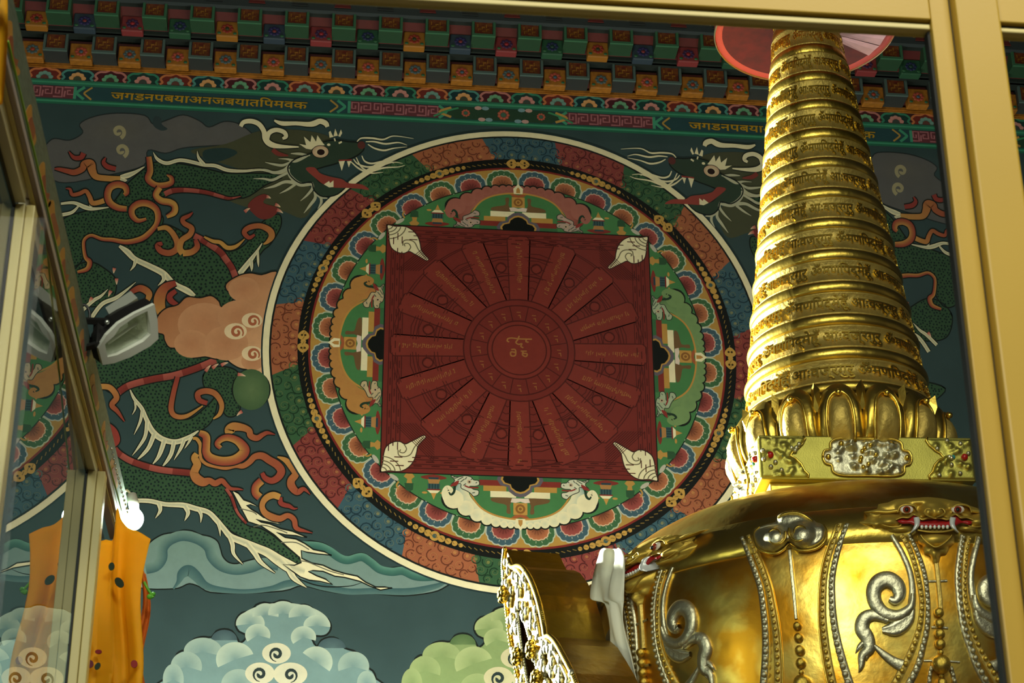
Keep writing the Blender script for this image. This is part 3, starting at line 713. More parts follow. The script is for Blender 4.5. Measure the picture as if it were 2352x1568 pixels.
def hub(q):
    q.disc(O, .42, None, RQD, 16, 48); q.disc(O, .41, None, RQ, 16.1, 48); q.ring(O, .36, .37, RQD, 16.3, 48)
    q.ring(O, .232, .242, RQD, 16.3, 48); q.disc(O, .236, None, RQL, 16.2, 40); q.ring(O, .198, .207, RQD, 16.3, 48)
    for k in range(16):
        a = (k + .5) * math.pi / 8; q.ribbon([(.24 * math.cos(a), .24 * math.sin(a)), (.36 * math.cos(a), .36 * math.sin(a))], .007, RQD, 16.3, n=0)
        b = k * math.pi / 8
        for (dx, dy, w_, h_) in ((-.018, .01, .03, .006), (.006, -.01, .006, .03), (-.008, -.016, .02, .006)):
            q.ribbon([(.30 * math.cos(b) + dx, .30 * math.sin(b) + dy), (.30 * math.cos(b) + dx + w_, .30 * math.sin(b) + dy - (h_ if h_ > .01 else 0))], .006, (158, 96, 34), 16.4, n=0)
    G = (172, 110, 40)                         # seed syllable and two letters
    for path in ([(-.09, .085), (-.06, .095), (.0, .09), (.095, .092)], [(.0, .115), (-.01, .085), (-.025, .06), (-.005, .045), (.02, .052), (.012, .03), (.03, .018)], [(-.085, .09), (-.09, .07), (-.075, .062)], [(.055, .088), (.05, .07), (.07, .066)],
                 [(-.06, .0), (-.03, .0), (-.03, -.045), (-.06, -.05), (-.062, -.02), (-.03, -.022)], [(.01, -.01), (.055, -.008)], [(.03, -.01), (.024, -.04), (.05, -.052), (.058, -.03), (.03, -.028)]):
        q.ribbon(path, .011, G, 16.6, n=4)
figure('wheel_hub', hub)
conch0 = [(-1.0, -1.0), (-.98, -.86), (-.97, -.72), (-.94, -.61), (-.86, -.54), (-.78, -.53), (-.72, -.565), (-.66, -.53), (-.58, -.475), (-.50, -.42), (-.47, -.45), (-.52, -.52), (-.565, -.60), (-.58, -.70), (-.61, -.82), (-.68, -.93), (-.78, -.99), (-.9, -.985)]
for (sx, sy) in ((1, 1), (-1, 1), (1, -1), (-1, -1)):
    def conch(q):
        T = lambda p: ((-1 + (p[0] + 1) * .60) * sx, (-1 + (p[1] + 1) * .50) * sy); LN = (120, 110, 76)
        q.poly([T(p) for p in conch0], P_CREAM, 17, smooth=4, line=(60, 36, 30), lw=.008)
        for r in (.07, .12, .17, .235):
            q.ribbon([T((-1 + r * math.cos(u), -1 + r * math.sin(u))) for u in np.linspace(.12, 1.5, 7)], .008, LN, 17.5, n=3)
        q.ribbon([T(p) for p in [(-.73, -.57), (-.70, -.64), (-.73, -.70), (-.78, -.69), (-.77, -.65)]], .008, LN, 17.5, n=5)
        q.ribbon([T(p) for p in [(-.80, -.66), (-.79, -.74), (-.72, -.76), (-.65, -.72), (-.60, -.60), (-.50, -.45)]], .008, LN, 17.5, n=5)
    figure('conch_shell', conch)

# ================================================================== DRAGONS AND CLOUDS OF THE MURAL
FY, FR = P_FLAME_Y, P_FLAME_R
FYR = [FY, mixc(FY, FR, .5), FR]
def belly(q, pts, w, z):
    P = catmull(pts, 8); k = len(P); ws = w if isinstance(w, list) else [w] * len(pts)
    wf = np.interp(np.linspace(0, len(ws) - 1, k), range(len(ws)), ws); j = 0; n = 0
    q.ribbon(list(P), list(wf + 5), P_DARK, z - .3, n=1)
    while j < k - 1:
        e = min(k - 1, j + 7); c = ((188, 86, 70), (150, 52, 42))[n % 2]
        q.ribbon(P[j:e + 1], list(wf[j:e + 1]), [c, mixc(c, (60, 20, 20), .25)], z, n=1); j = e; n += 1
def flame(q, pts, w, c0, c1, z=8):
    q.ribbon(pts, w, c0, z, n=6, col2=c1, line=P_DARK, lw=2.6)

def dragon(mirror):
    name = 'dragon'
    root = empty(name, parent=wall); root['label'] = 'painted green dragon facing left above the spire' if mirror else 'painted green dragon with orange flames left of the mandala'
    N = lambda: Paint(PX, mirror)
    # bodies
    q = N()
    bodies = [
        [(335, 385), (362, 372), (413, 376), (467, 386), (523, 398), (600, 398), (650, 405), (610, 425), (560, 455), (500, 446), (430, 434), (385, 447), (350, 470), (375, 500), (360, 530), (300, 552), (235, 547), (195, 545), (192, 590), (165, 620), (130, 600), (120, 540), (150, 500), (200, 484), (255, 468), (290, 425)],
        [(275, 560), (330, 556), (375, 515), (440, 545), (480, 568), (520, 603), (548, 645), (520, 712), (480, 715), (445, 678), (410, 655), (375, 625), (330, 605), (300, 592)],
        [(170, 815), (230, 800), (290, 790), (375, 760), (420, 790), (520, 825), (460, 846), (400, 866), (340, 876), (300, 886), (268, 905), (235, 890), (200, 850)],
        [(300, 885), (340, 874), (410, 860), (396, 905), (390, 942), (405, 962), (440, 960), (478, 930), (500, 908), (494, 950), (480, 975), (455, 992), (430, 1006), (405, 1013), (375, 1009), (350, 991), (335, 965), (325, 935), (308, 905)],
        [(230, 1010), (262, 1042), (290, 1058), (330, 1074), (380, 1086), (440, 1092), (480, 1105), (515, 1117), (535, 1140), (550, 1178), (568, 1206), (600, 1214), (630, 1232), (660, 1258), (688, 1280), (692, 1290), (680, 1294), (650, 1284), (620, 1264), (590, 1250), (560, 1236), (520, 1212), (490, 1180), (450, 1166), (400, 1160), (330, 1152), (280, 1130), (240, 1080)],
        [(466, 865), (478, 848), (500, 842), (530, 845), (548, 860), (540, 900), (552, 935), (540, 955), (520, 955), (505, 930), (490, 905), (470, 890)],
        [(470, 548), (520, 577), (562, 562), (600, 512), (640, 492), (645, 520), (622, 560), (605, 575), (585, 602), (560, 627), (545, 632), (528, 600), (505, 577)],
        [(150, 640), (175, 610), (210, 602), (242, 618), (266, 642), (262, 680), (232, 702), (190, 702), (160, 685)],
    ]
    for b in bodies: q.poly(b, P_BODY, 4, smooth=4, line=P_DARK, lw=3)
    q.build('body', root)
    q = N()
    for b, sp in zip(bodies, (8.5, 10, 9, 9.5, 9.5, 8, 8.5, 8.5)): q.dots(b, sp, sp * .27, (24, 44, 42), 5)
    o = q.build('scales', root); o['kind'] = 'stuff'
    # olive mane cloud, then crest of cream spines
    q = N()
    q.poly([(440, 345), (520, 330), (600, 300), (700, 300), (760, 320), (700, 360), (670, 400), (720, 440), (700, 500), (640, 482), (560, 474), (470, 430), (560, 425), (600, 410), (540, 385), (470, 362)], (78, 82, 56), 3, smooth=5)
    q.poly([(470, 345), (520, 340), (545, 352), (500, 372), (470, 366)], (40, 66, 66), 3.5, smooth=4)
    q.build('mane_shade', root)
    q = N()
    C = P_CREAM; C2 = (196, 196, 160)
    crests = [([(352, 350), (362, 366), (383, 375), (413, 368), (444, 373), (467, 379), (495, 381), (523, 391), (561, 393), (600, 390), (640, 398), (668, 388)], [1, 7, 8, 8, 8, 7, 8, 8, 6, 5, 5, 6]),
              ([(453, 347), (456, 362), (468, 378)], [1, 6, 9]), ([(275, 405), (290, 404), (310, 396), (332, 383)], [4, 12, 8, 2]), ([(276, 410), (285, 414), (292, 414)], [6, 8, 2]),
              ([(140, 468), (170, 466), (195, 476), (215, 480), (252, 476)], [5, 7, 10, 7, 2]), ([(140, 494), (165, 488), (180, 474)], [8, 7, 4]), ([(204, 466), (210, 476)], [2, 6]),
              ([(274, 565), (292, 578), (310, 595), (345, 612), (375, 628), (400, 652), (430, 668), (447, 680)], [6, 13, 12, 13, 14, 12, 14, 8]), ([(312, 595), (308, 610), (299, 622)], [9, 6, 1]), ([(375, 628), (376, 642), (363, 656)], [12, 8, 1]),
              ([(602, 559), (589, 579), (572, 602), (549, 630)], [2, 6, 11, 12]), ([(592, 577), (593, 600), (594, 613)], [5, 5, 1]), ([(576, 595), (578, 612), (578, 623)], [8, 7, 1]),
              ([(190, 712), (215, 690), (232, 680), (248, 664)], [8, 8, 6, 1]), ([(210, 730), (235, 698), (270, 682), (312, 648)], [9, 9, 8, 1]),
              ([(298, 893), (308, 915), (325, 937), (336, 962), (350, 990), (372, 1008), (402, 1015), (430, 1006), (456, 989)], [2, 7, 9, 10, 13, 13, 12, 10, 3]),
              ([(310, 922), (311, 938), (304, 952)], [5, 4, 1]), ([(327, 942), (322, 968), (308, 998)], [7, 6, 1]), ([(338, 968), (334, 1000), (322, 1022), (304, 1046)], [9, 8, 6, 1]),
              ([(355, 995), (343, 1025), (330, 1042), (313, 1058)], [11, 9, 7, 1]), ([(378, 1010), (370, 1035), (362, 1052), (349, 1068)], [11, 10, 7, 1]), ([(400, 1013), (394, 1040), (384, 1058), (371, 1074)], [10, 9, 7, 1]), ([(424, 1008), (415, 1030), (400, 1056)], [9, 7, 1]), ([(442, 1000), (434, 1015), (424, 1030)], [6, 5, 1]),
              ([(290, 1150), (340, 1150), (380, 1158), (420, 1160), (450, 1168), (478, 1176), (497, 1194), (514, 1214), (530, 1232), (560, 1245), (590, 1258), (615, 1269), (640, 1286), (668, 1302), (700, 1312)], [8, 10, 10, 12, 12, 11, 12, 12, 14, 16, 18, 20, 24, 26, 14]),
              ([(365, 1156), (368, 1172), (357, 1190)], [11, 8, 1]), ([(425, 1162), (432, 1178), (424, 1196)], [11, 9, 1]), ([(455, 1168), (462, 1182), (461, 1200)], [9, 7, 1]), ([(500, 1198), (504, 1212), (506, 1231)], [8, 6, 1]),
              ([(526, 1230), (534, 1250), (537, 1272), (558, 1296)], [9, 10, 7, 1]), ([(566, 1246), (585, 1270), (600, 1292), (632, 1316)], [12, 12, 9, 1]), ([(640, 1284), (662, 1306), (676, 1328), (704, 1349)], [16, 14, 12, 1])]
    for p, w in crests: q.ribbon(p, w, [C, C2, C], 6.5, n=6, line=P_DARK, lw=2)
    q.poly([(532, 1125), (548, 1133), (560, 1148), (575, 1153), (592, 1163), (575, 1159), (566, 1160), (578, 1170), (592, 1178), (605, 1188), (625, 1194), (645, 1204), (622, 1200), (600, 1196), (588, 1192), (600, 1199), (620, 1203), (645, 1214), (672, 1220), (705, 1234), (680, 1230), (655, 1228), (635, 1222), (655, 1234), (680, 1238), (700, 1248), (720, 1262), (745, 1267), (762, 1275), (730, 1272), (705, 1268), (692, 1264), (693, 1282), (716, 1293), (742, 1298), (765, 1309), (792, 1317), (821, 1323), (840, 1337), (863, 1348), (884, 1348), (901, 1350), (874, 1355), (850, 1346), (827, 1335), (792, 1326), (769, 1323), (742, 1312), (719, 1310), (708, 1312), (727, 1322), (748, 1330), (764, 1342), (735, 1335), (710, 1332), (690, 1325), (672, 1312), (650, 1296), (676, 1298), (692, 1292), (688, 1280), (660, 1256), (630, 1228), (600, 1208), (570, 1198), (555, 1170), (542, 1145)], C, 6.2, line=P_DARK, lw=3)
    for p in ([(552, 1168), (580, 1175), (590, 1182)], [(582, 1210), (605, 1206), (640, 1216), (660, 1224)], [(645, 1246), (680, 1246), (710, 1262)], [(690, 1288), (705, 1290), (730, 1300), (760, 1312), (790, 1320)]): q.ribbon(p, 2.4, (110, 110, 90), 7.4, n=5)
    q.build('crest', root, 'cream spines and tail tuft')
    q = N()
    belly(q, [(378, 446), (398, 438), (431, 437), (473, 442), (506, 451), (527, 456), (554, 451)], [12, 12, 10, 9, 8, 6, 1], 7.6)
    belly(q, [(446, 542), (464, 551), (481, 561), (506, 579), (519, 596), (532, 615), (541, 637)], 14, 7.6)
    belly(q, [(262, 912), (276, 898), (300, 884), (350, 871), (400, 862), (450, 846), (496, 827)], 15, 7.6)
    belly(q, [(250, 988), (262, 1028), (285, 1050), (320, 1066), (370, 1079), (436, 1086)], 14, 7.6)
    belly(q, [(519, 1122), (532, 1142), (545, 1176), (566, 1202)], [7, 7, 6, 5], 7.6)
    q.build('belly_plates', root, 'red segmented belly')
    q = N()
    for a in ([(458, 994), (473, 1002), (474, 1024), (474, 1039), (484, 1052), (509, 1059), (535, 1057), (554, 1047), (562, 1034), (554, 1020), (541, 1010), (522, 1005), (507, 1010), (499, 1020), (507, 1029)],):
        q.ribbon(a, [13, 17, 17, 18, 20, 20, 21, 23, 23, 20, 17, 15, 13, 12, 9], FYR, 9, n=6, line=P_DARK)
    flame(q, [(443, 1007), (452, 1008), (460, 1021), (460, 1037), (462, 1054), (475, 1066), (497, 1072), (519, 1075), (541, 1070), (558, 1070), (573, 1061), (585, 1049), (602, 1047), (619, 1057), (637, 1068), (646, 1082), (639, 1096), (624, 1104), (609, 1098), (602, 1086)], [6, 8, 8, 7, 7, 7, 7, 8, 9, 12, 13, 14, 16, 17, 18, 18, 16, 14, 12, 9], FY, FR, 8.3)
    flame(q, [(452, 1042), (447, 1052), (453, 1066), (448, 1079), (446, 1088), (453, 1100), (467, 1107), (481, 1104), (494, 1110), (509, 1104), (519, 1113), (530, 1122), (548, 1123), (559, 1125)], [12, 16, 18, 18, 20, 22, 20, 14, 14, 12, 10, 8, 5, 1], FY, FR, 8)
    flame(q, [(531, 997), (527, 988), (537, 980), (558, 982), (572, 989), (576, 1001), (590, 1006), (604, 998), (615, 994), (632, 998)], [20, 22, 20, 16, 14, 14, 13, 10, 8, 1], FY, FR, 8)
    flame(q, [(637, 1049), (656, 1057), (669, 1072), (679, 1088), (669, 1103), (670, 1117), (683, 1130), (698, 1123), (713, 1136)], [3, 12, 14, 16, 17, 18, 14, 9, 1], FY, FR, 8)
    q.ribbon([(601, 1104), (588, 1117), (587, 1132), (597, 1142)], 17, FYR, 8, n=6, line=P_DARK)
    flame(q, [(643, 1142), (645, 1155), (655, 1160), (664, 1162), (675, 1168), (684, 1167)], [11, 11, 10, 9, 5, 1], FR, FR, 8.2)
    flame(q, [(643, 1142), (627, 1137), (610, 1145), (602, 1161), (608, 1177), (624, 1187), (643, 1191), (661, 1184), (675, 1193), (679, 1210), (687, 1216), (699, 1219), (718, 1224)], [14, 15, 14, 12, 14, 16, 14, 12, 12, 11, 9, 6, 1], FY, FR, 8.8)
    RG = [FR, mixc(FY, FR, .5), FY]
    q.ribbon([(336, 503), (317, 507), (304, 495), (304, 479), (319, 468), (340, 468), (358, 480), (363, 498), (358, 517), (342, 536), (323, 549), (291, 556), (259, 551), (234, 549), (211, 541), (197, 547), (192, 560), (196, 590), (206, 602), (200, 618), (178, 625)], [6, 10, 13, 14, 15, 15, 14, 13, 11, 12, 12, 11, 9, 8, 7, 7, 7, 8, 11, 10, 6], RG, 9, n=6, line=P_DARK)
    q.ribbon([(291, 480), (270, 477), (253, 466), (247, 449), (253, 431), (270, 424), (287, 429), (291, 442), (285, 448)], [12, 14, 15, 15, 16, 15, 14, 12, 8], RG, 8.5, n=6, line=P_DARK)
    flame(q, [(244, 459), (227, 465), (212, 466), (206, 452), (197, 439), (182, 445), (166, 447), (161, 435), (151, 433)], [12, 11, 11, 10, 9, 9, 8, 6, 2], FY, FR, 8)
    flame(q, [(276, 411), (247, 410), (221, 406), (212, 392), (208, 377), (194, 377), (189, 388), (171, 396), (154, 393), (136, 389), (125, 388)], [12, 13, 14, 18, 20, 16, 14, 13, 11, 8, 3], FY, FR, 8)
    flame(q, [(266, 388), (247, 383), (238, 373), (243, 362)], [10, 11, 9, 3], FR, FR, 8)
    flame(q, [(192, 352), (186, 362), (170, 362), (158, 348)], [12, 11, 9, 2], FR, FR, 8)
    q.ribbon([(342, 360), (345, 392), (340, 411), (355, 424), (374, 426), (393, 420), (393, 408), (383, 402)], [12, 14, 14, 13, 13, 12, 9, 3], FYR, 8, n=6, line=P_DARK)
    q.ribbon([(367, 431), (358, 448), (370, 461), (390, 465), (401, 473), (400, 488), (383, 498)], [14, 14, 15, 15, 14, 14, 8], [FY, FY, FR], 8.6, n=6, line=P_DARK)
    flame(q, [(362, 526), (381, 523), (395, 534), (406, 554), (406, 571), (390, 581), (370, 577), (362, 564), (373, 559)], [8, 11, 12, 13, 14, 14, 13, 12, 8], FY, FR, 8.6)
    flame(q, [(420, 582), (413, 571), (418, 552), (436, 539), (440, 524), (423, 513), (420, 503), (433, 496), (443, 488)], [16, 14, 13, 13, 12, 11, 10, 8, 2], FY, FR, 8.8)
    flame(q, [(420, 582), (440, 579), (453, 567), (449, 551)], [14, 14, 13, 9], FY, FR, 8.5)
    flame(q, [(469, 544), (489, 554), (506, 557), (522, 569), (542, 566), (562, 549)], [4, 8, 9, 10, 8, 2], FY, FY, 8.2)
    flame(q, [(585, 539), (572, 546), (561, 534), (572, 523), (597, 519), (619, 529), (624, 543), (614, 556), (605, 561)], [5, 9, 11, 12, 12, 14, 14, 8, 3], FR, FY, 8.2)
    flame(q, [(225, 888), (252, 890), (268, 912), (257, 930), (270, 945), (286, 968)], [12, 13, 13, 12, 9, 2], FY, FR, 8.2)
    flame(q, [(245, 975), (262, 990), (268, 1012), (256, 1024)], [12, 14, 15, 12], FR, FR, 8.4)
    flame(q, [(300, 672), (322, 662), (342, 674), (338, 692)], [10, 15, 15, 10], FR, FY, 8)
    flame(q, [(404, 650), (378, 662), (366, 690), (372, 722)], [12, 20, 26, 20], FR, FY, 8)
    flame(q, [(404, 668), (390, 680), (394, 692), (412, 702)], [10, 13, 13, 6], FR, FR, 8.6)
    flame(q, [(408, 866), (398, 905), (393, 940), (404, 956), (430, 955), (466, 932)], [10, 11, 12, 11, 9, 3], FR, FY, 8.3)
    flame(q, [(476, 926), (458, 919), (455, 904), (474, 898), (495, 905), (509, 928), (505, 950), (490, 962)], [10, 12, 13, 13, 13, 11, 9, 3], FR, FY, 8.6)
    q.build('flames', root, 'red and gold flame scrolls')
    # claws and pads
    q = N()
    q.poly([(569, 473), (584, 455), (605, 446), (614, 451), (605, 466), (635, 476), (638, 486), (622, 501), (599, 503), (580, 489)], (128, 48, 42), 8, smooth=4)
    q.disc((577, 895), 42, 47, (98, 128, 78), 12.7, 28, rim=(70, 104, 64)); q.ring((577, 895), 42, 45, P_DARK, 12.65, 28)
    for (x, y, dx, dy) in ((472, 853, 12, -14), (488, 846, 14, -10), (508, 839, 16, -6), (546, 860, 18, 4), (562, 487, 12, -8), (636, 482, 14, 8), (632, 470, 12, 6), (556, 945, -12, 10), (263, 616, -2, 12), (268, 640, 0, 14), (212, 684, -8, 12), (255, 668, -6, 14), (612, 452, 10, 4)):
        q.ribbon([(x, y), (x + dx * .5, y + dy * .5 - 1), (x + dx, y + dy)], [8, 6, 1], (196, 76, 66), 12.8, n=4, col2=C)
    q.build('claws', root, 'pink tipped claws and green pearl')
    # head over the ring
    q = N(); HB = (50, 72, 56)
    q.poly([(661, 386), (672, 370), (692, 360), (715, 352), (735, 330), (770, 322), (800, 326), (822, 328), (836, 340), (828, 352), (812, 362), (790, 370), (766, 378), (740, 385), (722, 394), (733, 418), (765, 426), (800, 420), (776, 446), (742, 452), (722, 438), (715, 419), (690, 421), (668, 405)], HB, 13, smooth=4, line=P_DARK, lw=3)
    q.poly([(702, 388), (722, 385), (735, 398), (757, 406), (785, 412), (800, 421), (830, 424), (848, 436), (825, 434), (795, 432), (765, 431), (745, 425), (725, 410)], (158, 60, 48), 13.8, smooth=4)
    q.ribbon([(626, 344), (640, 354), (662, 358)], [10, 10, 3], (140, 54, 44), 13.2)
    q.disc((830, 334), 9, 9, (104, 50, 44), 13.8)
    horns = [([(553, 291), (560, 281), (578, 279), (595, 286), (606, 302), (610, 320), (622, 332), (645, 337), (686, 338)], [9, 10, 11, 11, 11, 13, 13, 9, 3]), ([(613, 322), (618, 306), (634, 299), (652, 304), (657, 314), (649, 319)], [10, 11, 10, 10, 9, 6]),
             ([(630, 277), (648, 284), (680, 284), (708, 286), (722, 284), (735, 279), (748, 284), (752, 292)], [4, 10, 9, 11, 13, 12, 12, 9])]
    for p, w in horns: q.ribbon(p, w, C, 13.5, n=6, line=P_DARK, lw=2)
    q.poly([(687, 331), (703, 334), (698, 314), (713, 327), (716, 311), (726, 326), (729, 311), (741, 328), (746, 334), (726, 336), (715, 344), (703, 342)], C, 14)
    q.poly([(757, 317), (755, 304), (759, 301), (763, 310), (766, 315)], C, 14); q.poly([(766, 314), (770, 296), (776, 312)], C, 14); q.poly([(777, 313), (783, 298), (786, 306), (781, 315)], C, 14)
    q.disc((736, 349), 20, 15, P_DARK, 14, 24); q.disc((736, 349), 18.5, 13.5, C, 14.3, 24, rim=(214, 170, 130)); q.disc((737, 350), 9, 7, (44, 26, 24), 14.6, 16)
    q.disc((755, 333), 4, 3, C, 14); q.ribbon([(768, 318), (770, 325)], 3, C, 14); q.ribbon([(778, 330), (785, 326)], 4, C, 14)
    q.poly([(778, 371), (792, 370), (785, 393)], C, 14.3); q.poly([(797, 371), (807, 370), (801, 385)], C, 14.3); q.ribbon([(778, 369), (808, 368)], 3, (160, 50, 40), 14.4, n=0)
    q.poly([(744, 424), (756, 416), (758, 421), (766, 415), (766, 430), (756, 431)], C, 14.3)
    mane = [([(580, 391), (607, 390), (630, 397), (652, 392), (664, 380)], [1, 4, 7, 8, 6]), ([(609, 373), (630, 378), (650, 380), (668, 372)], [1, 5, 6, 4]), ([(640, 365), (660, 366), (675, 370), (690, 366), (712, 356)], [1, 4, 8, 7, 2]), ([(668, 353), (690, 354), (712, 358)], [2, 6, 2]),
            ([(582, 411), (605, 411), (625, 414), (645, 405), (664, 396)], [1, 4, 6, 6, 5]), ([(606, 434), (630, 428), (655, 418), (680, 421)], [1, 6, 7, 9]), ([(642, 445), (660, 436), (678, 424)], [1, 5, 6]),
            ([(664, 388), (664, 400), (675, 414), (690, 424), (716, 424)], [3, 7, 9, 10, 5]), ([(716, 420), (718, 432), (706, 448), (690, 462)], [5, 6, 5, 1]), ([(722, 440), (724, 455), (712, 472), (698, 490)], [4, 7, 6, 1]), ([(736, 452), (738, 465), (730, 480)], [5, 6, 1]), ([(722, 440), (735, 452), (752, 456)], [3, 7, 2])]
    for p, w in mane: q.ribbon(p, w, C2, 13.3, n=6)
    for p in ([(820, 326), (830, 318), (855, 318), (880, 321), (905, 313), (950, 319)], [(840, 326), (860, 326), (885, 331), (915, 328), (935, 334)], [(845, 332), (860, 341), (882, 346), (905, 341), (935, 338)],
              [(812, 366), (822, 377), (845, 384), (878, 379), (905, 373), (925, 376)], [(831, 358), (838, 371), (855, 376), (885, 370), (905, 376)], [(818, 362), (830, 384), (850, 394), (882, 386), (915, 384), (930, 380)], [(806, 372), (825, 388), (850, 398), (880, 396)]):
        q.ribbon(p, 4, C, 14.5, n=6, taper=(.5, .2))
    q.build('head', root, 'horned dragon head with cream eye and whiskers')
    return root
dragon(False); dragon(True)

def grad(c0, c1, y0, y1): return lambda p: mixc(c0, c1, min(1, max(0, (p[1] - y0) / (y1 - y0))))
def storm(mirror):
    q = Paint(PX, mirror); g = (98, 98, 98)
    q.poly([(100, 345), (108, 330), (125, 318), (160, 322), (190, 305), (183, 285), (215, 268), (268, 260), (332, 265), (352, 285), (383, 276), (421, 264), (459, 278), (480, 292), (515, 279), (550, 285), (580, 308), (590, 325), (540, 332), (480, 335), (420, 340), (380, 352), (340, 345), (330, 380), (250, 402), (150, 420), (110, 400)], g, 2, smooth=4, line=(44, 54, 56), lw=2.5)
    q.disc((268, 300), 76, 36, (104, 102, 96), 2.4, 24, rim=g); q.disc((420, 300), 46, 32, (104, 102, 100), 2.4, 24, rim=g)
    q.poly([(355, 268), (370, 272), (372, 286), (385, 296), (370, 300), (352, 288)], (52, 70, 74), 2.6, smooth=3)
    for (x, y, s_) in ((272, 303, 1), (279, 346, 1)): q.ribbon(spiral(x, y, 15, 3, -1.15, 1.2, 20), [9] * 12 + [7] * 9, (170, 160, 116), 3, n=1)
    q.build('storm_cloud', wall, 'painted grey cloud with two pale curls above the %s dragon' % ('right' if mirror else 'left'))
storm(False); storm(True)
def amber(mirror):
    q = Paint(PX, mirror)
    out = [(365, 722), (383, 707), (408, 700), (429, 682), (459, 684), (485, 679), (503, 692), (510, 705), (541, 706), (545, 680), (522, 669), (520, 651), (548, 633), (574, 627), (600, 631), (640, 632), (612, 760), (608, 857), (574, 850), (548, 845), (523, 828), (520, 812), (500, 825), (472, 820), (446, 822), (421, 810), (418, 799), (390, 799), (378, 782), (375, 769), (362, 764), (358, 742)]
    def col(p): t = min(1, max(0, ((p[0] - 380) * .6 + (p[1] - 640) * .7) / 290)); return mixc((178, 104, 52), (236, 180, 126), t)
    q.poly(out, col, 10, smooth=4, step=14, line=P_DARK, lw=3)
    for (x, y, r) in ((560, 665, 36), (470, 745, 62), (548, 728, 48), (440, 790, 40), (520, 788, 50), (580, 830, 26)): q.disc((x, y), r, r * .8, (200, 132, 82), 10.8, 24, rim=(212, 148, 96))
    for (x, y, r) in ((541, 761, 26), (579, 736, 24), (579, 812, 24)):
        q.disc((x, y), r, r * .72, (242, 214, 164), 11.2, 20); q.ribbon(spiral(x + 3, y + 2, r * .6, 3, -1.3, .6, 18), 7, (186, 96, 50), 11.6, n=0, taper=(.4, .7))
    q.build('amber_cloud', wall, 'painted orange cloud with cream curls beside the ring' if not mirror else 'painted orange cloud hidden mostly behind the spire')
amber(False); amber(True)
def teal(mirror):
    q = Paint(PX, mirror); L = (112, 148, 138); Dk = (54, 96, 102)
    out = [(300, 1300), (330, 1262), (345, 1245), (358, 1235), (377, 1226), (404, 1222), (421, 1217), (442, 1219), (460, 1227), (483, 1232), (500, 1243), (507, 1262), (512, 1278), (525, 1291), (544, 1294), (569, 1287), (594, 1282), (616, 1284), (650, 1270), (700, 1244), (727, 1244), (750, 1251), (773, 1268), (792, 1278), (811, 1274), (832, 1270), (853, 1281), (874, 1299), (894, 1304), (920, 1302), (945, 1312), (970, 1314), (993, 1320), (1036, 1334), (1022, 1348), (993, 1360), (926, 1368), (850, 1362), (792, 1363), (744, 1356), (704, 1346), (685, 1346), (649, 1357), (550, 1362), (483, 1360), (458, 1347), (435, 1340), (416, 1348), (397, 1352), (339, 1352), (300, 1340)]
    q.poly(out, grad(L, (118, 150, 146), 1220, 1350), 2, smooth=3, step=22, line=P_DARK, lw=3)
    q.ribbon([(335, 1306), (358, 1300), (372, 1282), (374, 1258), (390, 1240), (420, 1230), (455, 1238), (479, 1256), (488, 1280), (510, 1300), (542, 1308), (576, 1303), (606, 1293), (640, 1298)], 24, [L, mixc(L, Dk, .4), Dk], 2.5, n=6)
    q.ribbon([(690, 1252), (730, 1254), (755, 1264), (780, 1281), (800, 1286), (830, 1279), (850, 1290), (872, 1307), (900, 1313), (925, 1311), (950, 1322), (975, 1325), (1012, 1322)], 19, [(92, 152, 134), (60, 120, 108), (44, 96, 92)], 2.6, n=6)
    q.ribbon([(398, 1352), (410, 1336), (418, 1318), (433, 1310), (450, 1322), (470, 1343), (500, 1353), (560, 1358), (620, 1352), (660, 1340), (700, 1338), (745, 1348), (800, 1358), (860, 1357), (940, 1358), (1000, 1346), (1028, 1334)], [4, 10, 22, 26, 24, 18, 14, 10, 12, 16, 14, 16, 14, 14, 16, 12, 4], [Dk, mixc(L, Dk, .5)], 2.7, n=6)
    q.ribbon([(640, 1296), (690, 1330), (740, 1346), (800, 1346), (830, 1338)], 3, P_DARK, 2.9, n=5, taper=(.3, .3))
    q.build('teal_cloud', wall, 'long teal cloud ribbon under the %s dragon tail' % ('right' if mirror else 'left'))
teal(False); teal(True)
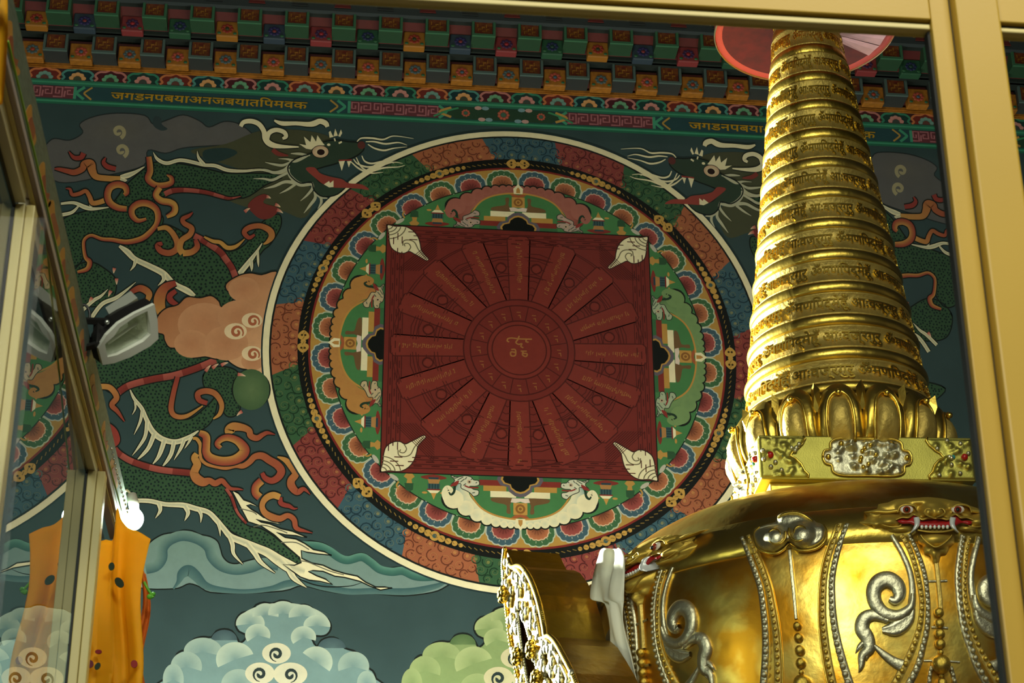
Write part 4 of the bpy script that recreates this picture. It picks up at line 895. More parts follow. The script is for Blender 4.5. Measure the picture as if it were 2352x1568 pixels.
def billow(dx, dy, tone, label, mirror=False, base=0):
    q = Paint(lambda p: PX((p[0] + dx, p[1] + dy)), mirror)
    pale, mid, dark, cream = tone
    out = [(370, 1600), (376, 1560), (380, 1543), (390, 1528), (399, 1522), (406, 1502), (418, 1494), (429, 1492), (440, 1472), (455, 1464), (470, 1462), (486, 1463), (497, 1449), (515, 1444), (533, 1449), (545, 1466), (552, 1476), (564, 1466), (562, 1456), (549, 1450), (541, 1436), (544, 1420), (556, 1407), (577, 1402), (588, 1389), (607, 1383), (625, 1386), (643, 1379), (662, 1381), (678, 1390), (700, 1388), (717, 1396), (728, 1410), (746, 1416), (758, 1429), (760, 1444), (751, 1457), (737, 1461), (720, 1460), (718, 1470), (728, 1484), (738, 1470), (757, 1463), (776, 1467), (792, 1488), (812, 1494), (833, 1510), (844, 1532), (856, 1540), (864, 1558), (866, 1600)]
    q.poly(out, mid, 2 + base, smooth=2, line=P_DARK, lw=4.5)
    def lobe(x, y, rx, ry, c0, c1, z, a0=0, a1=2 * math.pi): q.disc((x, y), rx, ry, c0, z + base, 28, rim=c1, a0=a0, a1=a1)
    lobe(650, 1436, 108, 52, mid, pale, 2.6, math.pi, 2 * math.pi); lobe(650, 1434, 104, 26, mid, mid, 2.7)
    for (x, y, rx, ry) in ((575, 1432, 33, 28), (610, 1412, 30, 27), (650, 1408, 34, 28), (695, 1414, 32, 26), (728, 1436, 31, 24)): lobe(x, y, rx, ry, mid, pale, 2.8, math.pi * .95, math.pi * 2.05)
    lobe(515, 1470, 30, 24, mixc(dark, mid, .4), dark, 2.7, math.pi, 2 * math.pi); lobe(762, 1488, 32, 24, mixc(dark, mid, .4), dark, 2.7, math.pi, 2 * math.pi)
    for (x, y, rx, ry) in ((466, 1496, 44, 32), (428, 1530, 36, 34), (398, 1560, 24, 36), (812, 1530, 36, 34), (842, 1568, 22, 28)): lobe(x, y, rx, ry, mid, mixc(mid, pale, .6), 2.9, math.pi * .9, math.pi * 2.1)
    for (x, y, r) in ((592, 1458, 29), (697, 1463, 29)): lobe(x, y, r, r * .88, mid, pale, 3.2, math.pi * .8, math.pi * 2.1)
    lobe(540, 1514, 44, 40, mid, pale, 3.2, math.pi * .85, math.pi * 1.9); lobe(726, 1520, 38, 36, mid, pale, 3.2, math.pi * 1.2, math.pi * 2.2); lobe(548, 1572, 40, 36, mid, mixc(pale, mid, .4), 3.3, math.pi, 2 * math.pi)
    for (x, y, rx, ry, sg) in ((635, 1500, 33, 24, 1), (597, 1546, 34, 25, 1), (667, 1548, 39, 27, -1)):
        lobe(x, y, rx, ry, mixc(cream, mid, .2), cream, 3.6)
        q.ribbon([(x + sg * a, b) for a, b in spiral(0, y + 2, 17, 3, 1.3, 1.6, 18)], 7.5, (40, 56, 56), 4 + base, n=0, taper=(.2, 1)) if sg > 0 else q.ribbon([(x - a, b) for a, b in spiral(0, y + 2, 17, 3, 1.3, 1.6, 18)], 7.5, (40, 56, 56), 4 + base, n=0, taper=(.2, 1))
    q.build('billow_cloud', wall, label)
blue = ((178, 198, 178), (112, 148, 148), (62, 88, 96), (212, 208, 174))
green = ((166, 184, 118), (130, 156, 92), (80, 112, 64), (202, 194, 148))
billow(0, 0, blue, 'painted blue billowing cloud with three curls at the bottom of the mural')
billow(548, 10, green, 'painted green billowing cloud beside the niche of the stupa')
billow(-560, 10, blue, 'painted blue cloud behind the left partition'); billow(1110, 20, blue, 'painted blue cloud hidden behind the stupa')

# ================================================================== THE STUPA
stupa = empty('stupa', (AX, AY, 0)); tag(stupa, 'tall gilded stupa with a ringed spire and ornate round dome', 'stupa')
_h = np.array([AX, AY]) / math.hypot(AX, AY); _s = np.array([_h[1], -_h[0]])       # away from the viewer, to the viewer's right
PROF = [(0.62, 1.9), (0.72, 2.2), (0.82, 2.5), (0.90, 2.8), (0.953, 3.1), (0.98, 3.32)] + [(0.55 + 0.435 * math.cos(t), 3.462 + 0.412 * math.sin(t)) for t in np.linspace(0, math.pi / 2, 16)] + [(0.40, 3.88)]
_pz = np.array([p[1] for p in PROF]); _pr = np.array([p[0] for p in PROF])
def Rdome(z): return float(np.interp(z, _pz[:-1], _pr[:-1]))
def Rmask(z): return max(Rdome(z), 0.945) if z > 3.4 else Rdome(z)
def hit(px, py, R=Rdome, off=0.0):
    """where the line of sight through a pixel meets the round of the stupa (local coordinates)"""
    d = ray(px, py); d = d / np.linalg.norm(d); best = None; prev = None; a = 5.0
    def g(t): p = EYE + d * t; return math.hypot(p[0] - AX, p[1] - AY) - (R(p[2]) + off)
    t = 4.6; gp = g(t); mn = (gp, t)
    while t < 8.2:
        t2 = t + 0.03; g2 = g(t2)
        if g2 < mn[0]: mn = (g2, t2)
        if gp > 0 >= g2:
            for _ in range(18):
                m_ = (t + t2) / 2
                if g(m_) > 0: t = m_
                else: t2 = m_
            mn = (0, t2); break
        t, gp = t2, g2
    p = EYE + d * mn[1]
    return np.array([p[0] - AX, p[1] - AY, p[2]])
def normal_at(p, R):
    a = math.atan2(p[1], p[0]); e = 0.01; sl = (R(p[2] + e) - R(p[2] - e)) / (2 * e)
    n = np.array([math.cos(a), math.sin(a), -sl]); return n / np.linalg.norm(n)
PHI0 = math.radians(16.0)                      # azimuth of the front lion mask, from the viewer's direction
_ax0 = math.atan2(-_h[1], -_h[0]) + PHI0
def mirror_phi(p, a0=None):
    a0 = _ax0 if a0 is None else a0
    a = math.atan2(p[1], p[0]); r = math.hypot(p[0], p[1]); b = 2 * a0 - a
    return np.array([r * math.cos(b), r * math.sin(b), p[2]])
_cache = {}
def dome_map(R=Rdome, mirror=False, a0=None):
    def f(p, h):
        k = (round(p[0], 2), round(p[1], 2), R.__name__)
        if k not in _cache:
            q = hit(p[0], p[1], R); _cache[k] = (q, normal_at(q, R))
        q, n = _cache[k]; d = ray(p[0], p[1]); d = d / np.linalg.norm(d)
        q = q - d * (h / max(.55, -np.dot(d, n))) if h > 0 else q + n * h
        return mirror_phi(q, a0) if mirror else q
    return f
def relief(name, pts, M, h0, w, step, material, parent, bumps=(), base=0.0, smooth=4, label=None, back=0.004):
    """raised sheet over an outline: rounded towards its edge, with extra swellings (x, y, rx, ry, height)"""
    if smooth: pts = catmull(pts, smooth, True)
    V, F = cdt(pts, step); A = np.array(pts); g = np.array(V)
    d = edge_dist(A, g); h = base + h0 * np.sqrt(np.clip(d / w, 0, 1))
    for (x, y, rx, ry, hh) in bumps:
        u = ((g[:, 0] - x) / rx) ** 2 + ((g[:, 1] - y) / ry) ** 2
        h = h + hh * np.where(u < 1, (1 - u) ** 1.0, 0) * (d > 1e-6)
    h = np.where(d < 1e-6, -back, h)
    o = mesh_obj(name, [M(tuple(p), float(hh)) for p, hh in zip(V, h)], F, material, parent, smooth=True)
    if label: o['label'] = label
    return o
def strap(name, pts, ws, M, h, material, parent, n=6, base=0.0, seg=6, groove=False):
    """raised band along a line, round in section"""
    q = catmull([(p[0], p[1], w) for p, w in zip(pts, ws)], n); k = len(q); V = []
    for i in range(k):
        t = q[min(i + 1, k - 1)][:2] - q[max(i - 1, 0)][:2]; t = t / (np.linalg.norm(t) + 1e-12); nn = np.array([-t[1], t[0]])
        for j in range(seg + 1):
            a = math.pi * j / seg; u = math.cos(a) * .5; hh = base + h * math.sin(a) ** .7 * min(1.0, q[i][2] / 8)
            if groove and j == seg // 2: hh -= h * .35
            pp = q[i][:2] + nn * q[i][2] * u; V.append(M((pp[0], pp[1]), hh if 0 < j < seg else -0.004))
    m_ = seg + 1
    return mesh_obj(name, V, [(i * m_ + j, i * m_ + j + 1, (i + 1) * m_ + j + 1, (i + 1) * m_ + j) for i in range(k - 1) for j in range(seg)], material, parent, smooth=True)

# ---- dome
b = MB(); pr = []
for i in range(len(PROF) - 1):
    for k in range(3): t = k / 3; pr.append((PROF[i][0] + (PROF[i + 1][0] - PROF[i][0]) * t, PROF[i][1] + (PROF[i + 1][1] - PROF[i][1]) * t))
pr.append(PROF[-1]); b.lathe(pr, 128)
dome = b.build('dome', GOLD_DOME, stupa, smooth=True)
b = MB()                                        # band of overlapping sheets round the shoulder with its lower seam
zs_ = 3.535
b.lathe([(Rdome(zs_) - .004, zs_ - .003), (Rdome(zs_) + .006, zs_), (Rdome(zs_ + .06) + .006, zs_ + .06), (Rdome(zs_ + .13) + .006, zs_ + .13), (Rdome(zs_ + .136) - .004, zs_ + .137)], 128)
b.build('shoulder_sheet', GOLD, stupa, smooth=True)
b = MB()
for (hs, z0, z1) in ((1.05, 1.55, 1.9), (1.25, 1.2, 1.55), (1.45, .8, 1.2), (1.65, 0.0, .8)): b.bevel_box((-hs, -hs, z0), (hs, hs, z1), .02)
pl = b.build('plinth', GOLD_OLD, stupa); pl.rotation_euler = (0, 0, math.radians(-3.4))

# ---- spire of thirteen rings
NR, ZP, Z0S = 13, 0.1445, 4.315
R0S, SL = 0.352, 0.1256
def prof_ring(r0):
    c = lambda z: r0 - SL * z
    out = [(c(0) - .012, 0.0)]
    for t in np.linspace(-math.pi / 2, math.pi / 2, 9): out.append((c(.024) + .001 + .015 * math.cos(t), .024 + .022 * math.sin(t)))
    out += [(c(.047), .047), (c(.049) + .006, .049), (c(.054) + .006, .054), (c(.056) - .001, .056), (c(.134) - .001, .134), (c(.136) + .006, .136), (c(.142) + .006, .142), (c(ZP) - .012, ZP)]
    return out
b = MB(); b.lathe(prof_ring(R0S), 72); t0 = b.build('tmp', GOLD_OLD, None, smooth=True); ring_me = t0.data; bpy.data.objects.remove(t0)
b = MB(); b.lathe([(p[0] + .0015, p[1]) for p in prof_ring(R0S)[1:10]], 72); t0 = b.build('tmp', GOLD, None, smooth=True); mould_me = t0.data; bpy.data.objects.remove(t0)
cu = bpy.data.curves.new('tmp_text', 'FONT'); cu.body = 'ॐमणिपद्मेहूँ आःवज्रगुरु ' * 4; cu.resolution_u = 2; cu.extrude = 0.06; cu.offset = 0.014
o = bpy.data.objects.new('tmp_text', cu); COL.objects.link(o); bpy.context.view_layer.update()
me = bpy.data.meshes.new_from_object(o.evaluated_get(bpy.context.evaluated_depsgraph_get())); bpy.data.objects.remove(o)
v = np.array([x.co[:] for x in me.vertices]); fs = [tuple(p.vertices) for p in me.polygons]; bpy.data.meshes.remove(me)
v[:, 0] = (v[:, 0] - v[:, 0].min()) / np.ptp(v[:, 0]); v[:, 1] = (v[:, 1] - v[:, 1].min()) / np.ptp(v[:, 1]); v[:, 2] = (v[:, 2] - v[:, 2].min()) / np.ptp(v[:, 2])
zt_ = .060 + .070 * v[:, 1]; rt_ = R0S - SL * zt_ - .004 + .0115 * v[:, 2]; at_ = 2 * math.pi * v[:, 0] * .985
t0 = mesh_obj('tmp', np.c_[rt_ * np.cos(at_), rt_ * np.sin(at_), zt_], fs, GOLD); text_me = t0.data; bpy.data.objects.remove(t0)
for i in range(NR):
    sc_ = (R0S - SL * ZP * i) / R0S
    o = put('spire_ring', ring_me, stupa, (0, 0, Z0S + ZP * i), (0, 0, .37 * i), (sc_, sc_, 1))
    put('moulding', mould_me, o); put('embossed_script', text_me, o)

# ---- umbrella over the spire
ZU, RU = 6.118, 0.372
b = MB(); b.lathe([(.05, ZU + .03), (RU * .45, ZU + .02), (RU * .93, ZU)], 48)
umb = b.build('umbrella', UMB_RED, stupa, smooth=True)
b = MB(); b.lathe([(RU * .93, ZU), (RU, ZU - .006), (RU + .004, ZU), (RU + .004, ZU + .05), (RU - .01, ZU + .06), (RU * .5, ZU + .1), (.03, ZU + .13)], 64)
b.build('umbrella_rim', UMB_PINK, umb, smooth=True)
b = MB(); b.lathe([(RU + .004, ZU - .012), (RU + .009, ZU - .004), (RU + .004, ZU + .004)], 64); b.build('umbrella_piping', CREAM, umb, smooth=True)
UMB_LIT = mat('lit_umbrella_pink', (246, 190, 200), 0.5, noise=.2, nscale=12)  # light on the cloth put into a paler pink
for k in range(4):                               # pleats coloured paler on the right, where light falls on the cloth
    a0 = _ax0 + math.radians(60 + 14 * k); b = MB()
    P = [((RU * f) * math.cos(a0 + math.radians(t)), (RU * f) * math.sin(a0 + math.radians(t)), ZU - .012 + (.004 if j == 1 else 0) + .03 * (1 - f)) for f in (.42, .92) for j, t in enumerate((0.4, 7, 13.6))]
    b.add(P, [(0, 1, 4, 3), (1, 2, 5, 4)]); b.add([(p[0], p[1], p[2] + .003) for p in P], [(3, 4, 1, 0), (4, 5, 2, 1)]); b.build('lit_pleat', UMB_LIT, umb)
b = MB(); b.lathe([(.09, ZU + .1), (.12, ZU + .16), (.14, ZU + .26), (.09, ZU + .36), (.03, ZU + .46), (.0, ZU + .5)], 32); b.build('finial', GOLD, stupa, smooth=True)

# ---- lotus under the spire
def lot(p, h):
    u, vv = p; a = math.radians(12.2) * u; r = .372 + .03 * math.sin(math.pi * min(1, vv * .9)) - .008 * vv + .07 * max(0, vv - .78) + h; z = 4.105 + .238 * vv
    return np.array([r * math.cos(a), r * math.sin(a), z])
pet_out = [(-.98, 0), (-1.0, .3), (-.93, .62), (-.7, .86), (-.35, .97), (0, 1.0), (.35, .97), (.7, .86), (.93, .62), (1.0, .3), (.98, 0)]
po = catmull(pet_out, 3); V, F = cdt(po, .13); A = np.array(po); g = np.array(V); d = edge_dist(A, g)
inn = np.array([(-.5, .02), (-.52, .35), (-.42, .62), (-.2, .74), (0, .76), (.2, .74), (.42, .62), (.52, .35), (.5, .02)])
V2, F2 = cdt(catmull(inn, 3), .13); g2 = np.array(V2); d2 = edge_dist(np.array(catmull(inn, 3)), g2)
t0 = mesh_obj('tmp', [lot(p, .026 * math.sqrt(min(1, dd / .22)) - .012) for p, dd in zip(V, d)], F, GOLD, None, smooth=True); pet_me = t0.data; bpy.data.objects.remove(t0)
t0 = mesh_obj('tmp', [lot(p, .012 + .03 * math.sqrt(min(1, dd / .3))) if dd > 1e-6 else lot(p, .010) for p, dd in zip(V2, d2)], F2, GOLD_OLD, None, smooth=True); inn_me = t0.data; bpy.data.objects.remove(t0)
b = MB(); b.tube([lot((x, y), .016) for x, y in catmull([(-.55, .02), (-.57, .35), (-.46, .66), (-.22, .79), (0, .81), (.22, .79), (.46, .66), (.57, .35), (.55, .02)], 3)], .006, 6); b.ball(lot((0, .78), .03), .012, 8, 6); t0 = b.build('tmp', GOLD, None, smooth=True); edge_me = t0.data; bpy.data.objects.remove(t0)
b = MB(); b.add([lot((-.16, .55), -.01), lot((.16, .55), -.01), lot((.2, .92), -.005), lot((0, 1.0), .016), lot((-.2, .92), -.005), lot((0, .8), .018)], [(0, 1, 5), (1, 2, 5), (2, 3, 5), (3, 4, 5), (4, 0, 5)]); t0 = b.build('tmp', GOLD, None); tip_me = t0.data; bpy.data.objects.remove(t0)
a_front = math.atan2(-_h[1], -_h[0])
for k in range(15):
    a = a_front + math.radians(24 * k + 1)
    o = put('lotus_petal', pet_me, stupa, (0, 0, 0), (0, 0, a)); put('petal_cushion', inn_me, o); put('petal_rim', edge_me, o)
    put('petal_tip', tip_me, stupa, (0, 0, 0), (0, 0, a + math.radians(12)))
b = MB(); b.lathe([(.3, 4.1), (.365, 4.11), (.375, 4.2), (.34, 4.30), (.345, 4.315), (.33, 4.33), (.2, 4.33)], 64); b.build('lotus_core', GOLD_OLD, stupa, smooth=True)

# ---- square harmika
harm = empty('harmika', (0, 0, 0), stupa); harm.rotation_euler = (0, 0, math.radians(-3.4))
HB_ = .381
b = MB(); b.bevel_box((-HB_, -HB_, 3.968), (HB_, HB_, 4.134), .006); b.build('box', GOLD_MATT, harm)
b = MB(); b.bevel_box((-.345, -.345, 3.925), (.345, .345, 3.97), .006); b.bevel_box((-.325, -.325, 3.89), (.325, .325, 3.93), .006); b.bevel_box((-.40, -.40, 3.80), (.40, .40, 3.885), .008); b.build('step', GOLD, harm)
_uz = lambda px, py: ((px - 2009.0) * .001566, 4.134 - (py - 996.5 - (px - 2009) * .0175) * .001666)
for side in range(4):
    ca, sa = math.cos(side * math.pi / 2), math.sin(side * math.pi / 2)
    def FM(p, h):
        x, y = p[0], -HB_ - h; return np.array([x * ca - y * sa, x * sa + y * ca, p[1]])
    rnd = random.Random(side)
    oval = [(-.158, 4.052), (-.15, 4.075), (-.13, 4.082), (-.125, 4.108), (-.09, 4.122), (0, 4.122), (.09, 4.122), (.125, 4.108), (.13, 4.082), (.15, 4.075), (.158, 4.052), (.15, 4.028), (.13, 4.02), (.125, 3.995), (.09, 3.982), (0, 3.982), (-.09, 3.982), (-.125, 3.995), (-.13, 4.02), (-.15, 4.028)]
    bumps = [(rnd.uniform(-.11, .11), rnd.uniform(3.99, 4.115), .014, .012, rnd.uniform(.008, .016)) for _ in range(46)]
    o = relief('medallion', oval, FM, .006, .012, .007, SILVER, harm, bumps, smooth=3, label='silver scrollwork medallion')
    b = MB(); b.tube([FM(p, .006) for p in catmull(oval, 4, True)] + [FM(oval[0], .006)], .0045, 6); b.build('medallion_rim', GOLD, o, smooth=True)
    b = MB()
    for k in range(9): b.ball(FM((rnd.uniform(-.03, .03), 4.0 + .012 * k), .012), .009, 7, 5)
    for (x, z) in ((-.14, 4.05), (.14, 4.05), (-.09, 4.1), (.09, 4.1)): b.ball(FM((x, z), .01), .011, 7, 5)
    b.build('medallion_boss', GOLD, o, smooth=True)['kind'] = 'stuff'
    for sg in (-1, 1):
        pl_ = [(sg * p[0], p[1]) for p in [(.379, 3.972), (.379, 4.13), (.222, 4.13), (.215, 4.12), (.226, 4.10), (.246, 4.08), (.262, 4.07), (.272, 4.055), (.255, 4.045), (.236, 4.025), (.226, 4.0), (.212, 3.985), (.216, 3.972)]]
        bm_ = [(sg * rnd.uniform(.235, .37), rnd.uniform(3.98, 4.12), .013, .012, rnd.uniform(.006, .014)) for _ in range(22)]
        o = relief('corner_plate', pl_, FM, .005, .008, .008, GOLD_MATT, harm, bm_, smooth=0)
        b = MB(); b.tube([FM(p, .004) for p in pl_[2:]], .004, 6); b.build('plate_rim', GOLD, o, smooth=True)
        b = MB(); rs = [(sg * rnd.uniform(.24, .37), rnd.uniform(3.985, 4.12)) for _ in range(9)]
        for p in rs: b.ball(FM(p, .009), (.009, .009, .009), 7, 5)
        b.build('silver_scroll', SILVER, o, smooth=True)['kind'] = 'stuff'
        b = MB(); b.ball(FM((sg * .345, 4.055), .01), .0125, 10, 7); b.build('coral', CORAL, o, smooth=True)
        b = MB(); b.ball(FM((sg * .305, 4.055), .008), .008, 8, 6); b.build('turquoise', TURQ, o, smooth=True)

# ---- lion masks, straps, scroll leaves and strings of beads on the dome
MK, MKm, DM, DMm = dome_map(Rmask), dome_map(Rmask, True), dome_map(Rdome), dome_map(Rdome, True)
def cp(x, y): return (1950 + x / 3.58, 1130 + y / 3.58)
lion = empty('lion_mask', (0, 0, 0), stupa)
half = [(560, 45), (470, 52), (380, 60), (320, 85), (240, 100), (230, 138), (125, 160), (150, 195), (120, 232), (60, 245), (130, 268), (190, 272), (210, 300), (300, 302), (330, 332), (400, 342), (490, 332), (545, 290)]
outl = [cp(*p) for p in half] + [cp(560, 340), cp(570, 420), cp(605, 440), cp(615, 505), cp(668, 525), cp(685, 575), cp(712, 600), cp(742, 575), cp(758, 520), cp(805, 512), cp(828, 455), cp(868, 420), cp(872, 340), cp(885, 300), cp(935, 325), cp(1005, 335), cp(1100, 345), cp(1178, 335), cp(1215, 300), cp(1240, 262), cp(1185, 235), cp(1155, 210), cp(1178, 182), cp(1110, 160), cp(1050, 128), cp(955, 100), cp(900, 75), cp(830, 60), cp(740, 48), cp(650, 40)]
def B(x, y, rx, ry, h): q = cp(x, y); return (q[0], q[1], rx / 3.58, ry / 3.58, h)
bumps = [B(330, 230, 110, 60, .03), B(1070, 230, 110, 60, .03), B(695, 150, 130, 75, .05), B(640, 165, 48, 42, .02), B(755, 165, 48, 42, .02), B(470, 125, 95, 38, .022), B(900, 125, 95, 38, .022), B(640, 75, 200, 36, .02),
         B(715, 380, 160, 85, .035), B(440, 300, 90, 32, .014), B(980, 300, 90, 32, .014), B(230, 160, 90, 24, .014), B(1110, 175, 80, 24, .014), B(560, 200, 80, 36, .02), B(850, 200, 80, 36, .02), B(700, 500, 40, 50, .012), B(200, 260, 60, 26, .01), B(1180, 270, 50, 26, .01)]
relief('face', outl, MK, .018, 10, 4.2, MASK, lion, bumps, smooth=2)
relief('mouth', [cp(*p) for p in [(395, 235), (440, 215), (480, 225), (520, 190), (570, 205), (600, 235), (700, 225), (810, 235), (840, 205), (890, 200), (925, 235), (960, 232), (1015, 240), (990, 268), (940, 255), (900, 262), (860, 280), (700, 290), (560, 280), (500, 258), (440, 260)]], MK, .008, 6, 4, RED_LACQUER, lion, base=.036, smooth=3, label='red lacquered mouth')
for sx in (0, 1):
    e = empty('eye', parent=lion); c0 = cp(475 if sx == 0 else 895, 142)
    for (nm, r1, r2, hh, M_) in (('eye_white', 15, 9.5, .042, EYE_WHITE), ('iris', 9, 8, .049, EYE_IRIS), ('pupil', 4.6, 5, .055, BLACK)):
        relief(nm, [(c0[0] + r1 * math.cos(t), c0[1] + r2 * math.sin(t)) for t in np.linspace(0, 2 * math.pi, 16, False)], MK, .006, 4, 3, M_, e, base=hh, smooth=0)
    s_ = (lambda p: p) if sx == 0 else (lambda p: (1410 - p[0], p[1]))
    strap('brow', [cp(*s_(p)) for p in [(400, 165), (420, 118), (480, 100), (540, 112), (560, 150)]], [3, 5, 6, 5, 3], MK, .012, MASK, lion, base=.04)
    strap('nostril', [cp(*s_(p)) for p in [(690, 205), (650, 190), (620, 165), (640, 135), (670, 140), (672, 162)]], [3, 5, 5, 4, 4, 2], MK, .01, MASK, lion, base=.066)
    strap('lip', [cp(*s_(p)) for p in [(705, 215), (650, 212), (600, 222), (570, 195), (530, 180), (490, 205), (440, 205), (385, 225)]], [4, 6, 6, 6, 6, 6, 5, 3], MK, .012, MASK, lion, base=.042)
    strap('fang', [cp(*s_(p)) for p in [(556, 205), (560, 260), (540, 300), (508, 332)]], [17, 14, 9, 2], MK, .018, TOOTH, lion, base=.036)
    strap('horn', [cp(*s_(p)) for p in [(400, 150), (320, 160), (220, 158), (125, 162)]], [10, 10, 8, 1], MK, .02, MASK, lion, base=.02)
    strap('cheek_fold', [cp(*s_(p)) for p in [(250, 205), (300, 195), (390, 215), (430, 265), (380, 285), (290, 270), (250, 235), (252, 205)]], [3, 4, 4, 4, 4, 4, 3, 2], MK, .01, MASK, lion, base=.026)
for k in range(7):
    x = 600 + 35 * k; strap('tooth', [cp(x, 270), cp(x, 285), cp(x, 302)], [8, 9, 5], MK, .010, TOOTH, lion, base=.034)
strap('chin_lip', [cp(565, 310), cp(640, 322), cp(715, 326), cp(790, 322), cp(865, 305)], [4, 5, 5, 5, 4], MK, .01, MASK, lion, base=.05)
strap('chin_edge', [cp(590, 350), cp(620, 390), cp(670, 430), cp(715, 450), cp(765, 430), cp(815, 390), cp(848, 350)], [3, 4, 4, 4, 4, 4, 3], MK, .01, MASK, lion, base=.04)
# straps
GL = [(2070, 1228), (2090, 1261), (2106, 1312), (2116, 1362), (2118, 1390), (2115, 1426), (2106, 1462), (2092, 1499), (2070, 1543), (2044, 1590), (2010, 1640)]
SLV = [(2087, 1225), (2106, 1264), (2123, 1314), (2130, 1362), (2132, 1404), (2129, 1446), (2120, 1485), (2109, 1527), (2088, 1570), (2060, 1620), (2030, 1660)]
OB = [(2048, 1228), (2073, 1270), (2090, 1312), (2096, 1353), (2093, 1392), (2080, 1425)]
b = MB(); b.ball((0, 0, 0), 1.0, 9, 6); t0 = b.build('tmp', SILVER, None, smooth=True); bead_s = t0.data; bpy.data.objects.remove(t0)
b = MB(); b.ball((0, 0, 0), 1.0, 9, 6); t0 = b.build('tmp', GOLD, None, smooth=True); bead_g = t0.data; bpy.data.objects.remove(t0)
def beads_on(o, pts, M, data, sp0, sp1, r0, r1, name='bead', base=.006):
    q = catmull(pts, 24); L = [0]
    for a, c in zip(q, q[1:]): L.append(L[-1] + np.linalg.norm(c - a))
    s_ = sp0 / 2
    while s_ < L[-1]:
        t = s_ / L[-1]; x = np.interp(s_, L, [p[0] for p in q]); y = np.interp(s_, L, [p[1] for p in q]); r = (r0 + (r1 - r0) * t) * .00143
        put(name, data, o, M((x, y), base), (0, 0, 0), (r, r, r)); s_ += sp0 + (sp1 - sp0) * t
beadless = []
def strap_set(parent, M):
    o = strap('silver_strap', SLV, [11, 12, 13, 13, 14, 15, 16, 18, 19, 20, 20], M, .008, SILVER, parent, seg=6); beads_on(o, SLV, M, bead_s, 12, 20, 3.9, 7.4, base=.012)
    o2 = strap('gold_strap', GL, [12, 13, 13, 14, 14, 15, 16, 18, 20, 20, 20], M, .007, GOLD_OLD, parent, seg=6); beads_on(o2, GL, M, bead_g, 13, 20, 3.4, 7.0, base=.009)
    return o, o2
def scroll(parent, M):
    o = empty('scroll_leaf', parent=parent)
    strap('stem', OB, [12, 14, 15, 17, 20, 8], M, .011, SILVER, o)
    strap('curl', [(2097, 1362), (2092, 1393), (2064, 1413), (2031, 1408), (2011, 1384), (2007, 1356), (2019, 1336), (2040, 1330), (2060, 1343), (2066, 1364), (2056, 1378), (2043, 1374)], [10, 22, 29, 33, 34, 37, 40, 40, 38, 32, 24, 14], M, .020, SILVER, o, seg=8)
    strap('blade', [(2097, 1376), (2086, 1420), (2058, 1442), (2026, 1446)], [10, 32, 40, 14], M, .016, SILVER, o, seg=8, groove=True)
    strap('tail', [(2040, 1424), (2008, 1412), (1986, 1420), (1980, 1443), (1992, 1464), (1996, 1488), (1981, 1505), (1978, 1528), (1972, 1544)], [16, 28, 34, 36, 34, 30, 22, 14, 2], M, .017, SILVER, o, seg=8)
    strap('barb', [(1990, 1470), (1974, 1484), (1965, 1500)], [16, 12, 2], M, .012, SILVER, o); strap('barb', [(2000, 1490), (1992, 1506), (1990, 1518)], [13, 10, 2], M, .012, SILVER, o)
    strap('stalk', [(2008, 1482), (2030, 1502), (2052, 1518), (2072, 1528)], [10, 19, 25, 32], M, .012, SILVER, o)
    return o
strap_set(stupa, DM); strap_set(stupa, DMm); sc1 = scroll(stupa, DM); sc2 = scroll(stupa, DMm)
o = strap('pendant_rod', [(2151, 1292), (2155, 1330), (2159, 1370), (2161, 1398)], [12, 12, 12, 12], DM, .012, GOLD_OLD, stupa, groove=True)
pend = empty('bead_pendant', parent=stupa)
for (x, y, r) in ((2157, 1406, 11), (2158, 1431, 11), (2159, 1455, 11.5), (2160, 1478, 11.5), (2161, 1497, 6), (2162, 1525, 21), (2163, 1551, 6), (2164, 1568, 12), (2165, 1592, 12)):
    k = r * .00143; put('pendant_bead', bead_g, pend, DM((x, y), k * .6), (0, 0, 0), (k, k, k))
for (pts, w) in (([(2133, 1334), (2176, 1333)], 6), ([(2140, 1440), (2178, 1442)], 7), ([(2122, 1517), (2205, 1520)], 6)):
    strap('cross_bar', [pts[0], ((pts[0][0] + pts[1][0]) / 2, pts[0][1]), pts[1]], [w, w, w], DM, .006, SILVER, stupa)
for pts in ([(2140, 1530), (2136, 1550), (2134, 1580)], [(2184, 1530), (2190, 1552), (2196, 1580)]):
    o = strap('short_strap', pts, [10, 11, 12], DM, .006, SILVER, stupa); beads_on(o, pts, DM, bead_s, 13, 15, 4.5, 5.2, base=.008)
# ---- silver cloud bosses with their pair of straps
def cc(x, y): return (1700 + x / 3.35, 1100 + y / 3.35)
boss = empty('cloud_boss', parent=stupa)
relief('boss_plate', [cc(*p) for p in [(100, 450), (105, 400), (150, 365), (210, 345), (270, 330), (290, 280), (340, 255), (400, 248), (460, 255), (530, 285), (590, 330), (640, 345), (665, 400), (650, 470), (600, 520), (530, 545), (450, 540), (390, 500), (370, 495), (330, 540), (270, 570), (190, 560), (130, 520)]], MK, .03, 10, 5, SILVER, boss, [(*cc(260, 440), 34, 30, .03), (*cc(470, 420), 34, 30, .03), (*cc(390, 300), 40, 14, .01)], smooth=2)
strap('boss_rim', [cc(*p) for p in [(372, 495), (330, 540), (270, 570), (190, 560), (130, 520), (103, 450), (108, 400), (150, 365)]], [5, 7, 8, 8, 8, 7, 6, 4], MK, .018, GOLD, boss, base=.004)
strap('boss_rim', [cc(*p) for p in [(372, 495), (400, 520), (450, 545), (530, 545), (600, 522), (652, 470), (665, 400), (640, 345)]], [5, 7, 8, 8, 8, 7, 6, 4], MK, .018, GOLD, boss, base=.004)
